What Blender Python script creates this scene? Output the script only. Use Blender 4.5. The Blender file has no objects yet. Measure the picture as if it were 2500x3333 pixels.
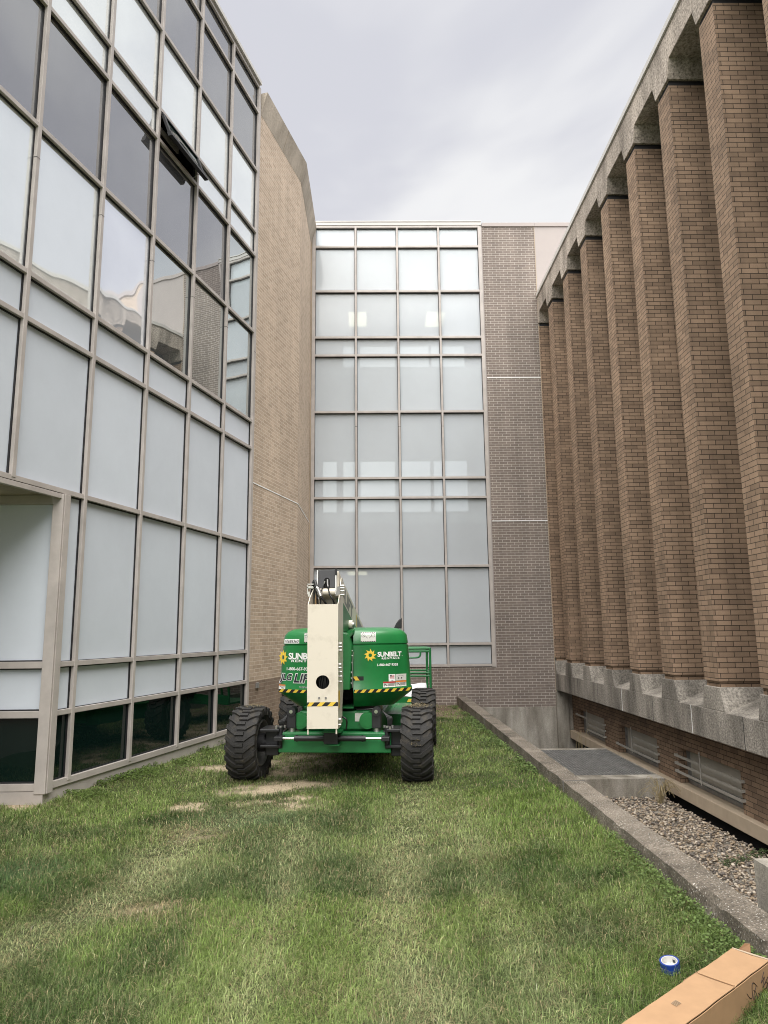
import bpy, bmesh, math, random
import numpy as np
from mathutils import Matrix, Vector
random.seed(7); rng = np.random.default_rng(11)
R = math.radians
S = bpy.context.scene
C = S.collection

# ---------------------------------------------------------------- camera
CAM = dict(f=2327.286, pitch=9.457, roll=0.569, yaw=0.777, h=1.8)
cd = bpy.data.cameras.new('camera'); cam = bpy.data.objects.new('camera', cd); C.objects.link(cam)
cd.sensor_fit = 'VERTICAL'; cd.sensor_height = 24; cd.lens = CAM['f'] / 3333 * 24
cd.clip_start = 0.05; cd.clip_end = 2000
def world_dir(x, y):
    ro, pi, ya = R(CAM['roll']), R(CAM['pitch']), R(CAM['yaw'])
    a = x * math.cos(ro) + y * math.sin(ro); b = -x * math.sin(ro) + y * math.cos(ro)
    yc = math.cos(pi) - b * math.sin(pi); zz = math.sin(pi) + b * math.cos(pi)
    return Vector((a * math.cos(ya) + yc * math.sin(ya), -a * math.sin(ya) + yc * math.cos(ya), zz))
fw = world_dir(0, 0); rt = world_dir(1, 0) - fw; up = world_dir(0, 1) - fw
M = Matrix.Identity(4)
for i, v in enumerate((rt.normalized(), up.normalized(), -fw.normalized())):
    for j in range(3): M[j][i] = v[j]
M[2][3] = CAM['h']
cam.matrix_world = M
S.camera = cam

# ---------------------------------------------------------------- world, sun, exposure
SUN_EL, SUN_AZ = 68, 194          # azimuth clockwise from +Y (the sky's rotation), behind the camera, a little to the left
w = bpy.data.worlds.new('World'); S.world = w; w.use_nodes = True
nt = w.node_tree; nt.nodes.clear(); N = nt.nodes.new; Lk = nt.links.new
sky = N('ShaderNodeTexSky'); sky.sky_type = 'NISHITA'; sky.sun_disc = False
sky.sun_elevation = R(SUN_EL); sky.sun_rotation = R(SUN_AZ)
tc = N('ShaderNodeTexCoord'); mp = N('ShaderNodeMapping'); mp.inputs['Scale'].default_value = (1.6, 1.6, 2.6)
mp.inputs['Location'].default_value = (4.4, 8.8, 2.2)
Lk(tc.outputs['Generated'], mp.inputs['Vector'])
n1 = N('ShaderNodeTexNoise'); n1.inputs['Scale'].default_value = 1.15; n1.inputs['Detail'].default_value = 5; n1.inputs['Roughness'].default_value = .48; n1.inputs['Distortion'].default_value = .35
Lk(mp.outputs[0], n1.inputs['Vector'])
cr = N('ShaderNodeValToRGB'); cr.color_ramp.interpolation = 'EASE'
cr.color_ramp.elements[0].position = .38; cr.color_ramp.elements[0].color = (7.0, 7.05, 7.65, 1)
cr.color_ramp.elements[1].position = .53; cr.color_ramp.elements[1].color = (9.3, 9.3, 9.4, 1)
Lk(n1.outputs['Fac'], cr.inputs[0])
mx = N('ShaderNodeMix'); mx.data_type = 'RGBA'; mx.inputs[0].default_value = .95
Lk(sky.outputs[0], mx.inputs[6]); Lk(cr.outputs[0], mx.inputs[7])
bg = N('ShaderNodeBackground'); bg.inputs[1].default_value = .041; Lk(mx.outputs[2], bg.inputs[0])
wo = N('ShaderNodeOutputWorld'); Lk(bg.outputs[0], wo.inputs[0])
sl = bpy.data.lights.new('sun', 'SUN'); so = bpy.data.objects.new('sun', sl); C.objects.link(so)
sl.energy = 3.7; sl.angle = R(90); sl.color = (1, .97, .93)
so.rotation_euler = (R(90 - SUN_EL), 0, R(-SUN_AZ) + math.pi)
S.view_settings.view_transform = 'Standard'; S.view_settings.look = 'None'; S.view_settings.exposure = 1.3; S.view_settings.gamma = 1
S.render.engine = 'CYCLES'
S.cycles.filter_width = 1.0; S.cycles.max_bounces = 7; S.cycles.diffuse_bounces = 4; S.cycles.transparent_max_bounces = 10

# ---------------------------------------------------------------- materials
def nmat(name):
    m = bpy.data.materials.new(name); m.use_nodes = True; t = m.node_tree
    return m, t, t.nodes['Principled BSDF']
def rgb(*c): return (c[0], c[1], c[2], 1)
def plain(name, col, rough=.5, metal=0, coat=0, var=0, scale=3, bump=0, bscale=60, spec=.5, ior=1.5, dirt=None):
    m, t, p = nmat(name)
    p.inputs['Roughness'].default_value = rough; p.inputs['Metallic'].default_value = metal
    p.inputs['Coat Weight'].default_value = coat; p.inputs['Coat Roughness'].default_value = .12
    p.inputs['Specular IOR Level'].default_value = spec; p.inputs['IOR'].default_value = ior
    p.inputs['Base Color'].default_value = rgb(*col)
    tc = t.nodes.new('ShaderNodeTexCoord')
    if var or dirt:
        n = t.nodes.new('ShaderNodeTexNoise'); n.inputs['Scale'].default_value = scale; n.inputs['Detail'].default_value = 6; n.inputs['Roughness'].default_value = .6
        t.links.new(tc.outputs['Object'], n.inputs['Vector'])
        r = t.nodes.new('ShaderNodeValToRGB')
        lo = dirt if dirt else tuple(c * (1 - var) for c in col)
        r.color_ramp.elements[0].position = .3; r.color_ramp.elements[0].color = rgb(*lo)
        r.color_ramp.elements[1].position = .68 if not dirt else .48; r.color_ramp.elements[1].color = rgb(*[c * (1 + var * .6) for c in col])
        t.links.new(n.outputs['Fac'], r.inputs[0]); t.links.new(r.outputs[0], p.inputs['Base Color'])
    if bump:
        n2 = t.nodes.new('ShaderNodeTexNoise'); n2.inputs['Scale'].default_value = bscale; n2.inputs['Detail'].default_value = 4
        t.links.new(tc.outputs['Object'], n2.inputs['Vector'])
        b = t.nodes.new('ShaderNodeBump'); b.inputs['Strength'].default_value = bump; b.inputs['Distance'].default_value = .01
        t.links.new(n2.outputs['Fac'], b.inputs['Height']); t.links.new(b.outputs[0], p.inputs['Normal'])
    return m
def brick(name, c1, c2, mortar, h=.0677, L=.203, mw=.009, bias=0, patch=.12, bump=.6, soft=.1, stain=None, base=None, offset=.5, lightmort=0):
    m, t, p = nmat(name); nd = t.nodes.new; lk = t.links.new
    tc = nd('ShaderNodeTexCoord')
    # a little wobble in the courses
    bt = nd('ShaderNodeTexBrick'); bt.inputs['Scale'].default_value = 1
    bt.inputs['Brick Width'].default_value = L; bt.inputs['Row Height'].default_value = h
    bt.inputs['Mortar Size'].default_value = mw / 2; bt.inputs['Mortar Smooth'].default_value = soft; bt.inputs['Bias'].default_value = bias
    bt.offset = offset
    bt.inputs['Color1'].default_value = rgb(*c1); bt.inputs['Color2'].default_value = rgb(*c2); bt.inputs['Mortar'].default_value = rgb(*mortar)
    lk(tc.outputs['UV'], bt.inputs['Vector'])
    n = nd('ShaderNodeTexNoise'); n.inputs['Scale'].default_value = .9; n.inputs['Detail'].default_value = 7; n.inputs['Roughness'].default_value = .65
    lk(tc.outputs['UV'], n.inputs['Vector'])
    mr = nd('ShaderNodeMapRange'); mr.inputs[1].default_value = .3; mr.inputs[2].default_value = .7; mr.inputs[3].default_value = 1 - patch; mr.inputs[4].default_value = 1 + patch
    lk(n.outputs['Fac'], mr.inputs[0])
    n3 = nd('ShaderNodeTexNoise'); n3.inputs['Scale'].default_value = 120; n3.inputs['Detail'].default_value = 3
    lk(tc.outputs['UV'], n3.inputs['Vector'])
    mr3 = nd('ShaderNodeMapRange'); mr3.inputs[1].default_value = .3; mr3.inputs[2].default_value = .7; mr3.inputs[3].default_value = .88; mr3.inputs[4].default_value = 1.12
    lk(n3.outputs['Fac'], mr3.inputs[0])
    mul = nd('ShaderNodeMath'); mul.operation = 'MULTIPLY'; lk(mr.outputs[0], mul.inputs[0]); lk(mr3.outputs[0], mul.inputs[1])
    mps = nd('ShaderNodeMapping'); mps.inputs['Scale'].default_value = (3.2, .22, 1); lk(tc.outputs['UV'], mps.inputs[0])
    ns = nd('ShaderNodeTexNoise'); ns.inputs['Scale'].default_value = 1.3; ns.inputs['Detail'].default_value = 6; lk(mps.outputs[0], ns.inputs['Vector'])
    mrs = nd('ShaderNodeMapRange'); mrs.inputs[1].default_value = .35; mrs.inputs[2].default_value = .65; mrs.inputs[3].default_value = 1 - patch*1.1; mrs.inputs[4].default_value = 1 + patch*.7; lk(ns.outputs['Fac'], mrs.inputs[0])
    oi = nd('ShaderNodeObjectInfo'); mro = nd('ShaderNodeMapRange'); mro.inputs[3].default_value = .93; mro.inputs[4].default_value = 1.06; lk(oi.outputs['Random'], mro.inputs[0])
    mu2 = nd('ShaderNodeMath'); mu2.operation = 'MULTIPLY'; lk(mrs.outputs[0], mu2.inputs[0]); lk(mro.outputs[0], mu2.inputs[1])
    mu3 = nd('ShaderNodeMath'); mu3.operation = 'MULTIPLY'; lk(mul.outputs[0], mu3.inputs[0]); lk(mu2.outputs[0], mu3.inputs[1]); mul = mu3
    vm = nd('ShaderNodeVectorMath'); vm.operation = 'SCALE'; lk(bt.outputs['Color'], vm.inputs[0]); lk(mul.outputs[0], vm.inputs['Scale'])
    out = vm.outputs[0]
    if base:      # darker bricks in the lowest courses
        sep = nd('ShaderNodeSeparateXYZ'); lk(tc.outputs['UV'], sep.inputs[0])
        g = nd('ShaderNodeMath'); g.operation = 'LESS_THAN'; g.inputs[1].default_value = base[0]; lk(sep.outputs[1], g.inputs[0])
        mxx = nd('ShaderNodeMix'); mxx.data_type = 'RGBA'; mxx.blend_type = 'MULTIPLY'; lk(g.outputs[0], mxx.inputs[0]); lk(out, mxx.inputs[6]); mxx.inputs[7].default_value = rgb(*base[1]); out = mxx.outputs[2]
    lk(out, p.inputs['Base Color'])
    p.inputs['Roughness'].default_value = .82; p.inputs['Specular IOR Level'].default_value = .3
    ad = nd('ShaderNodeMath'); ad.operation = 'MULTIPLY_ADD'; lk(bt.outputs['Fac'], ad.inputs[0]); ad.inputs[1].default_value = -1; lk(n3.outputs['Fac'], ad.inputs[2])
    b = nd('ShaderNodeBump'); b.inputs['Strength'].default_value = bump; b.inputs['Distance'].default_value = .006
    lk(ad.outputs[0], b.inputs['Height']); lk(b.outputs[0], p.inputs['Normal'])
    return m
def concrete(name, c1, c2, grain=90, gstr=.5, streak=True, speck=None, big=1.2, dist=.01):
    m, t, p = nmat(name); nd = t.nodes.new; lk = t.links.new
    tc = nd('ShaderNodeTexCoord')
    mp = nd('ShaderNodeMapping'); mp.inputs['Scale'].default_value = (1, 1, .25 if streak else 1); lk(tc.outputs['Object'], mp.inputs[0])
    n = nd('ShaderNodeTexNoise'); n.inputs['Scale'].default_value = big; n.inputs['Detail'].default_value = 8; n.inputs['Roughness'].default_value = .62; lk(mp.outputs[0], n.inputs['Vector'])
    r = nd('ShaderNodeValToRGB'); r.color_ramp.elements[0].position = .32; r.color_ramp.elements[0].color = rgb(*c1); r.color_ramp.elements[1].position = .66; r.color_ramp.elements[1].color = rgb(*c2)
    lk(n.outputs['Fac'], r.inputs[0])
    g = nd('ShaderNodeTexNoise'); g.inputs['Scale'].default_value = grain; g.inputs['Detail'].default_value = 3; g.inputs['Roughness'].default_value = .7; lk(tc.outputs['Object'], g.inputs['Vector'])
    mr = nd('ShaderNodeMapRange'); mr.inputs[1].default_value = .32; mr.inputs[2].default_value = .68; mr.inputs[3].default_value = 1 - gstr; mr.inputs[4].default_value = 1 + gstr; lk(g.outputs['Fac'], mr.inputs[0])
    vm = nd('ShaderNodeVectorMath'); vm.operation = 'SCALE'; lk(r.outputs[0], vm.inputs[0]); lk(mr.outputs[0], vm.inputs['Scale'])
    out = vm.outputs[0]
    if speck:
        v = nd('ShaderNodeTexVoronoi'); v.inputs['Scale'].default_value = speck; lk(tc.outputs['Object'], v.inputs['Vector'])
        rr = nd('ShaderNodeValToRGB'); rr.color_ramp.elements[0].position = .16; rr.color_ramp.elements[0].color = (1, 1, 1, 1); rr.color_ramp.elements[1].position = .24; rr.color_ramp.elements[1].color = (0, 0, 0, 1); lk(v.outputs['Distance'], rr.inputs[0])
        mm = nd('ShaderNodeMix'); mm.data_type = 'RGBA'; lk(rr.outputs[0], mm.inputs[0]); lk(out, mm.inputs[6]); mm.inputs[7].default_value = (.42, .4, .36, 1); out = mm.outputs[2]
    lk(out, p.inputs['Base Color']); p.inputs['Roughness'].default_value = .9; p.inputs['Specular IOR Level'].default_value = .25
    b = nd('ShaderNodeBump'); b.inputs['Strength'].default_value = .8; b.inputs['Distance'].default_value = dist; lk(g.outputs['Fac'], b.inputs['Height']); lk(b.outputs[0], p.inputs['Normal'])
    return m
def glass(name, base, ior=1.6, rough=.015, wav=.03, trans=0, var=.04, metal=0):
    m, t, p = nmat(name); nd = t.nodes.new; lk = t.links.new
    p.inputs['Base Color'].default_value = rgb(*base); p.inputs['Roughness'].default_value = rough; p.inputs['IOR'].default_value = ior; p.inputs['Metallic'].default_value = metal
    tc = nd('ShaderNodeTexCoord')
    n = nd('ShaderNodeTexNoise'); n.inputs['Scale'].default_value = 1.1; n.inputs['Detail'].default_value = 1; lk(tc.outputs['Object'], n.inputs['Vector'])
    b = nd('ShaderNodeBump'); b.inputs['Strength'].default_value = 1; b.inputs['Distance'].default_value = wav; lk(n.outputs['Fac'], b.inputs['Height']); lk(b.outputs[0], p.inputs['Normal'])
    n2 = nd('ShaderNodeTexNoise'); n2.inputs['Scale'].default_value = .8; n2.inputs['Detail'].default_value = 8; n2.inputs['Roughness'].default_value = .7; lk(tc.outputs['Object'], n2.inputs['Vector'])
    r = nd('ShaderNodeValToRGB'); r.color_ramp.elements[0].position = .3; r.color_ramp.elements[0].color = rgb(*[c * (1 - var) for c in base]); r.color_ramp.elements[1].position = .7; r.color_ramp.elements[1].color = rgb(*[min(1, c * (1 + var)) for c in base])
    lk(n2.outputs['Fac'], r.inputs[0]); oi = nd('ShaderNodeObjectInfo'); mrr = nd('ShaderNodeMapRange'); mrr.inputs[3].default_value = .93; mrr.inputs[4].default_value = 1.05; lk(oi.outputs['Random'], mrr.inputs[0])
    vms = nd('ShaderNodeVectorMath'); vms.operation = 'SCALE'; lk(r.outputs[0], vms.inputs[0]); lk(mrr.outputs[0], vms.inputs['Scale']); lk(vms.outputs[0], p.inputs['Base Color'])
    if trans:
        tr = nd('ShaderNodeBsdfTransparent'); tr.inputs[0].default_value = (.95, 1, .98, 1); ms = nd('ShaderNodeMixShader'); ms.inputs[0].default_value = trans
        lk(p.outputs[0], ms.inputs[1]); lk(tr.outputs[0], ms.inputs[2]); lk(ms.outputs[0], t.nodes['Material Output'].inputs[0])
    return m
MT = {}
MT['mullion'] = plain('taupe_aluminium', (.44, .40, .37), .42, .0, var=.16, scale=3.5)
MT['gasket'] = plain('black_gasket', (.012, .012, .014), .6)
MT['glass_dark'] = glass('dark_tinted_glass', (.004, .012, .010), 1.5, .02, .012)
MT['glass_grey'] = glass('grey_reflective_glass', (.385, .39, .40), 1.6, .012, .004, metal=.85)
MT['glass_clear'] = glass('clear_reflective_glass', (.56, .60, .60), 1.6, .012, .003, metal=.92)
MT['glass_light'] = glass('pale_reflective_glass', (.88, .92, .92), 1.6, .012, .004, metal=.68)
MT['glass_wavy'] = glass('wavy_pale_glass', (.84, .87, .92), 1.6, .012, .022, metal=.68)
MT['frost'] = glass('frosted_white_panel', (.62, .665, .725), 1.45, .33, .0, var=.05)
MT['back_glass'] = glass('white_film_glass', (.70, .73, .78), 1.6, .10, .0, trans=.46, var=.03)
MT['brick_tan'] = brick('tan_brick', (.54, .425, .325), (.41, .318, .235), (.70, .61, .50), bias=-.1, patch=.07, mw=.009, base=(.93, (.52, .50, .50)), bump=.5)
MT['brick_grey'] = brick('grey_brown_brick', (.225, .185, .158), (.185, .152, .133), (.50, .455, .41), bias=0, patch=.10, mw=.0095, bump=.5)
MT['brick_brown'] = brick('brown_brick', (.315, .218, .148), (.175, .12, .082), (.06, .042, .03), bias=-.3, patch=.14, mw=.009, bump=.9)
MT['precast'] = concrete('exposed_aggregate_concrete', (.085, .077, .066), (.34, .31, .27), grain=36, gstr=.48, big=1.9, dist=.012)
MT['precast_lightened'] = concrete('lightened_precast', (.18, .155, .13), (.47, .41, .35), grain=28, gstr=.55, big=2.2)  # paler precast copy, lightened because little light reaches the fascia
MT['concrete'] = concrete('old_concrete', (.13, .115, .09), (.42, .39, .34), grain=60, gstr=.2, big=2.6)
MT['planter'] = concrete('worn_concrete', (.075, .064, .05), (.215, .185, .15), grain=70, gstr=.55, streak=False, speck=48, big=2.4)
MT['coping'] = concrete('stained_coping_concrete', (.26, .225, .18), (.56, .49, .41), grain=20, gstr=.06, big=1.4)
MT['sill'] = plain('beige_sill', (.42, .34, .25), .8, var=.15, scale=3)
MT['beige'] = plain('beige_panel', (.38, .335, .315), .6, var=.03)
MT['metalcop'] = plain('metal_coping', (.55, .53, .50), .4, var=.05)
MT['galv'] = plain('galvanised_steel', (.26, .255, .245), .5, .35, var=.3, scale=6)
MT['board'] = plain('grey_window_board', (.40, .385, .34), .5, var=.12)
MT['bar'] = plain('pale_steel_bar', (.36, .345, .31), .5, .1, var=.15, scale=8)
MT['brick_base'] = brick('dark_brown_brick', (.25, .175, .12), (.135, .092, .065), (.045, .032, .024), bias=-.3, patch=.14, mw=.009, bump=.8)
MT['darkwin'] = plain('dark_window', (.02, .02, .022), .1)
MT['black'] = plain('black_void', (.006, .006, .006), .9)  # flat black standing in for the darkness of recesses and openings
MT['white_in'] = plain('interior_white', (.75, .75, .73), .8)
MT['roof'] = plain('roof_membrane', (.25, .25, .25), .9)
MT['green'] = plain('green_machine_paint', (.012, .175, .042), .36, coat=.3, var=.2, scale=2.6, bump=.04, bscale=8)
MT['green_dull'] = plain('green_frame_paint', (.012, .17, .045), .45, coat=.15, var=.25, scale=5)
MT['cream'] = plain('cream_machine_paint', (.74, .68, .57), .38, coat=.2, dirt=(.64, .585, .48), scale=6)
MT['white'] = plain('white_lettering', (.88, .88, .86), .5)
MT['yellow'] = plain('yellow_vinyl', (.80, .55, .06), .45, var=.12, scale=15)
MT['blackv'] = plain('black_vinyl', (.015, .015, .016), .4)
MT['navy'] = plain('dark_lettering', (.02, .022, .035), .45)
MT['blackm'] = plain('black_machine_part', (.018, .018, .020), .42, var=.3, scale=8)
MT['hose'] = plain('rubber_hose', (.012, .012, .012), .38)
MT['chrome'] = plain('chromed_rod', (.75, .75, .75), .18, 1)
MT['steel'] = plain('zinc_fitting', (.55, .54, .52), .35, .9)
MT['charcoal'] = plain('charcoal_plate', (.075, .075, .08), .5)
MT['rubber'] = plain('dirty_tyre_rubber', (.022, .021, .020), .75, dirt=(.050, .042, .030), scale=9, bump=.5, bscale=70)
MT['rim'] = plain('grey_wheel_rim', (.16, .155, .15), .5, .3, var=.3, scale=8)
MT['tan_hose'] = plain('tan_hose', (.45, .27, .12), .5)
MT['paper'] = plain('white_sheet', (.85, .85, .88), .6)
MT['card'] = plain('cardboard', (.36, .22, .118), .85, var=.08, scale=14)
MT['card_in'] = plain('cardboard_inner', (.26, .15, .08), .9)
MT['ink'] = plain('marker_ink', (.03, .015, .01), .5)
MT['smudge'] = plain('label_smudge', (.30, .22, .14), .8)
MT['tape'] = plain('blue_tape', (.008, .035, .22), .4, coat=.2)
MT['tapecore'] = plain('white_card_core', (.55, .54, .52), .7)
MT['grey_letter'] = plain('grey_lettering', (.22, .22, .23), .5)
MT['decal'] = plain('decal_grey', (.62, .62, .57), .5)
MT['red'] = plain('decal_red', (.5, .03, .03), .5)
MT['orange'] = plain('decal_orange', (.75, .22, .04), .5)
MT['grasstuft'] = plain('dried_grass_blades', (.30, .24, .13), .8, var=.3, scale=60)
def attr_mat(name, rough=.6, trans=0.0, noise=None):
    m, t, p = nmat(name); nd = t.nodes.new; lk = t.links.new
    a = nd('ShaderNodeAttribute'); a.attribute_name = 'tint'
    out = a.outputs['Color']
    if noise:
        tc = nd('ShaderNodeTexCoord'); n = nd('ShaderNodeTexNoise'); n.inputs['Scale'].default_value = noise; n.inputs['Detail'].default_value = 8; n.inputs['Roughness'].default_value = .7
        lk(tc.outputs['Object'], n.inputs['Vector'])
        mr = nd('ShaderNodeMapRange'); mr.inputs[1].default_value = .3; mr.inputs[2].default_value = .7; mr.inputs[3].default_value = .55; mr.inputs[4].default_value = 1.5; lk(n.outputs['Fac'], mr.inputs[0])
        vm = nd('ShaderNodeVectorMath'); vm.operation = 'SCALE'; lk(out, vm.inputs[0]); lk(mr.outputs[0], vm.inputs['Scale']); out = vm.outputs[0]
        b = nd('ShaderNodeBump'); b.inputs['Strength'].default_value = .7; b.inputs['Distance'].default_value = .02; lk(n.outputs['Fac'], b.inputs['Height']); lk(b.outputs[0], p.inputs['Normal'])
    lk(out, p.inputs['Base Color']); p.inputs['Roughness'].default_value = rough; p.inputs['Specular IOR Level'].default_value = .25
    if trans:
        tl = nd('ShaderNodeBsdfTranslucent'); lk(out, tl.inputs[0]); ms = nd('ShaderNodeMixShader'); ms.inputs[0].default_value = trans
        lk(p.outputs[0], ms.inputs[1]); lk(tl.outputs[0], ms.inputs[2]); lk(ms.outputs[0], t.nodes['Material Output'].inputs[0])
    return m
MT['grass'] = attr_mat('grass_blades', .55, .35)
MT['soil'] = attr_mat('soil', .95, 0, 30)
MT['pebble'] = attr_mat('river_pebbles', .7)
MT['leaf'] = attr_mat('clover_leaves', .5, .3)
def emis(name, col, s):
    m, t, p = nmat(name); p.inputs['Base Color'].default_value = rgb(*col); p.inputs['Emission Color'].default_value = rgb(*col); p.inputs['Emission Strength'].default_value = s; return m
MT['lamp'] = emis('lit_diffuser', (1, .90, .66), .5)

# ---------------------------------------------------------------- mesh helpers
class MB:
    def __init__(s): s.v = []; s.f = []; s.T = None; s.sm = []
    def add(s, vs, fs, smooth=False):
        o = len(s.v)
        if s.T is not None: vs = [s.T @ Vector(v) for v in vs]
        s.v += [Vector(v) for v in vs]; s.f += [[i + o for i in f] for f in fs]; s.sm += [smooth] * len(fs); return s
    def box(s, x0, x1, y0, y1, z0, z1):
        return s.add([(x0,y0,z0),(x1,y0,z0),(x1,y1,z0),(x0,y1,z0),(x0,y0,z1),(x1,y0,z1),(x1,y1,z1),(x0,y1,z1)],
            [(0,3,2,1),(4,5,6,7),(0,1,5,4),(1,2,6,5),(2,3,7,6),(3,0,4,7)])
    def prism(s, pts, vec):       # polygon (3D points) extruded along vec
        n = len(pts); vec = Vector(vec); a = [Vector(p) for p in pts]
        nn = sum(((a[i]).cross(a[(i+1) % n]) for i in range(n)), Vector())
        if nn.dot(vec) > 0: a = a[::-1]
        b = [p + vec for p in a]
        return s.add(a + b, [tuple(range(n)), tuple(range(2*n-1, n-1, -1))] + [((i+1) % n, i, n+i, n+(i+1) % n) for i in range(n)])
    def cyl(s, p0, p1, r0, r1=None, n=16, caps=True):
        r1 = r0 if r1 is None else r1; p0, p1 = Vector(p0), Vector(p1); d = (p1 - p0).normalized()
        u = d.orthogonal().normalized(); v = d.cross(u)
        ring = lambda p, r: [p + (u * math.cos(2*math.pi*i/n) + v * math.sin(2*math.pi*i/n)) * r for i in range(n)]
        s.add(ring(p0, r0) + ring(p1, r1), [(i, (i+1) % n, n+(i+1) % n, n+i) for i in range(n)], True)
        if caps: s.add(ring(p0, r0), [tuple(range(n-1, -1, -1))]); s.add(ring(p1, r1), [tuple(range(n))])
        return s
    def tube(s, path, r, n=8):
        path = [Vector(p) for p in path]
        if len(path) > 2:          # Catmull-Rom smoothing
            q = []; P = [path[0]] + path + [path[-1]]
            for i in range(1, len(P)-2):
                for k in range(5):
                    t = k / 5; a, b, c, d = P[i-1], P[i], P[i+1], P[i+2]
                    q.append(.5 * ((2*b) + (c-a)*t + (2*a-5*b+4*c-d)*t*t + (3*b-a-3*c+d)*t**3))
            path = q + [path[-1]]
        rings = []; u = None
        for i, p in enumerate(path):
            d = (path[min(i+1, len(path)-1)] - path[max(i-1, 0)]).normalized()
            u = d.orthogonal().normalized() if u is None else (u - d * u.dot(d)).normalized()
            v = d.cross(u); rings += [p + (u * math.cos(2*math.pi*k/n) + v * math.sin(2*math.pi*k/n)) * r for k in range(n)]
        m = len(path)
        fs = [(i*n+k, i*n+(k+1) % n, (i+1)*n+(k+1) % n, (i+1)*n+k) for i in range(m-1) for k in range(n)]
        s.add(rings, fs, True); s.add(rings[:n], [tuple(range(n-1, -1, -1))]); s.add(rings[-n:], [tuple(range(n))]); return s
    def loft(s, rings, closed=True, smooth=False, cap=True):
        n = len(rings[0]); vs = [p for r in rings for p in r]
        e = n if closed else n-1
        s.add(vs, [(i*n+k, i*n+(k+1) % n, (i+1)*n+(k+1) % n, (i+1)*n+k) for i in range(len(rings)-1) for k in range(e)], smooth)
        if cap: s.add(rings[0], [tuple(range(n-1, -1, -1))]); s.add(rings[-1], [tuple(range(n))])
        return s
    def build(s, name, m, parent=None, root=None, bevel=0, label=None):
        me = bpy.data.meshes.new(name)
        inv = root['_inv'] if root is not None and '_inv' in root.keys() else None
        vs = s.v
        if root is not None:
            im = ROOTINV[root.name]; vs = [im @ v for v in vs]
        me.from_pydata([tuple(v) for v in vs], [], s.f)
        uv = me.uv_layers.new(name='UVMap').data
        W = s.v
        for pl in me.polygons:
            vi = pl.vertices
            a = [W[i] for i in vi]; n = Vector()
            for i in range(len(a)): n += a[i].cross(a[(i+1) % len(a)])
            n = n.normalized() if n.length > 0 else Vector((0, 0, 1))
            if abs(n.z) > .75: f = lambda p: (p.x, p.y)
            else:
                t = Vector((0, 0, 1)).cross(n).normalized(); f = lambda p: (p.dot(t), p.z)
            for li, i in zip(pl.loop_indices, vi): uv[li].uv = f(W[i])
            pl.use_smooth = s.sm[pl.index]
        me.materials.append(m if not isinstance(m, str) else MT[m])
        o = bpy.data.objects.new(name, me); C.objects.link(o)
        if parent is not None: o.parent = parent
        if bevel:
            b = o.modifiers.new('bevel', 'BEVEL'); b.width = bevel; b.segments = 2; b.limit_method = 'ANGLE'; b.angle_limit = R(35)
        if label: o['label'] = label
        return o
ROOTINV = {}
def thing(name, label, cat, loc=(0,0,0), rz=0, group=None):
    o = bpy.data.objects.new(name, None); C.objects.link(o); o.location = loc; o.rotation_euler = (0, 0, rz)
    o.empty_display_size = .2
    o['label'] = label; o['category'] = cat
    if group: o['group'] = group
    ROOTINV[o.name] = (Matrix.Translation(loc) @ Matrix.Rotation(rz, 4, 'Z')).inverted()
    return o
def tag(o, label=None, cat=None, group=None, kind=None):
    for k, v in (('label', label), ('category', cat), ('group', group), ('kind', kind)):
        if v: o[k] = v
    return o

# ---------------------------------------------------------------- measured layout (metres; camera stands at x=0, y=0)
D = 18.0                                                   # back wall plane
ZR = [.197, .948, 1.472, 3.406, 5.167, 5.682, 7.451, 9.002, 9.506, 10.816, 12.109, 12.694]
EX, EY, BE, SL, SB, XB0 = -2.281, 12.924, R(14.653), 1.167, 1.127, -1.584
dl = Vector((math.sin(BE), math.cos(BE), 0)); nl = Vector((math.cos(BE), -math.sin(BE), 0)); Ept = Vector((EX, EY, 0))
XR, SR = 4.426, 1.422                                       # pillar front plane and spacing
def LP(s, o, z): return Ept + dl * s + nl * o + Vector((0, 0, z))     # point on the left facade
def lbox(mb, s0, s1, o0, o1, z0, z1):
    pts = [LP(s0,o0,z0), LP(s1,o0,z0), LP(s1,o1,z0), LP(s0,o1,z0), LP(s0,o0,z1), LP(s1,o0,z1), LP(s1,o1,z1), LP(s0,o1,z1)]
    # o axis points right, s axis away: keep faces outward
    return mb.add(pts, [(0,1,2,3),(7,6,5,4),(4,5,1,0),(5,6,2,1),(6,7,3,2),(7,4,0,3)])

# ================================================================ LEFT BUILDING
LB = thing('glass_building', 'tall building on the left clad in taupe framed glass with a tan brick end', 'building', (-3.6, 8.0, 0))
SK = -5.044                                                  # where the ground-floor corner stands
mull_s = [SL * k for k in range(-9, 1)]                       # k = 0 is the jamb beside the brick
W2 = .027
def mullion(s, z0, z1, w=W2):
    m = MB(); lbox(m, s-w, s+w, -.008, .038, z0, z1); m.build('mullion', 'mullion', LB, LB, .004)
    g = MB(); lbox(g, s-w-.010, s+w+.010, -.035, -.009, z0, z1); g.build('gasket', 'gasket', LB, LB)
TOP = ZR[11]
for k, s in zip(range(-9, 1), mull_s):
    low = .197 if s > SK else ZR[3]
    mullion(s, low, TOP, .045 if k == 0 else W2)
for s in mull_s:
    m = MB(); lbox(m, s-W2-.002, s+W2+.002, -.007, .0395, 7.046, 7.052); m.build('mullion_joint', 'gasket', LB, LB)
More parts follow.
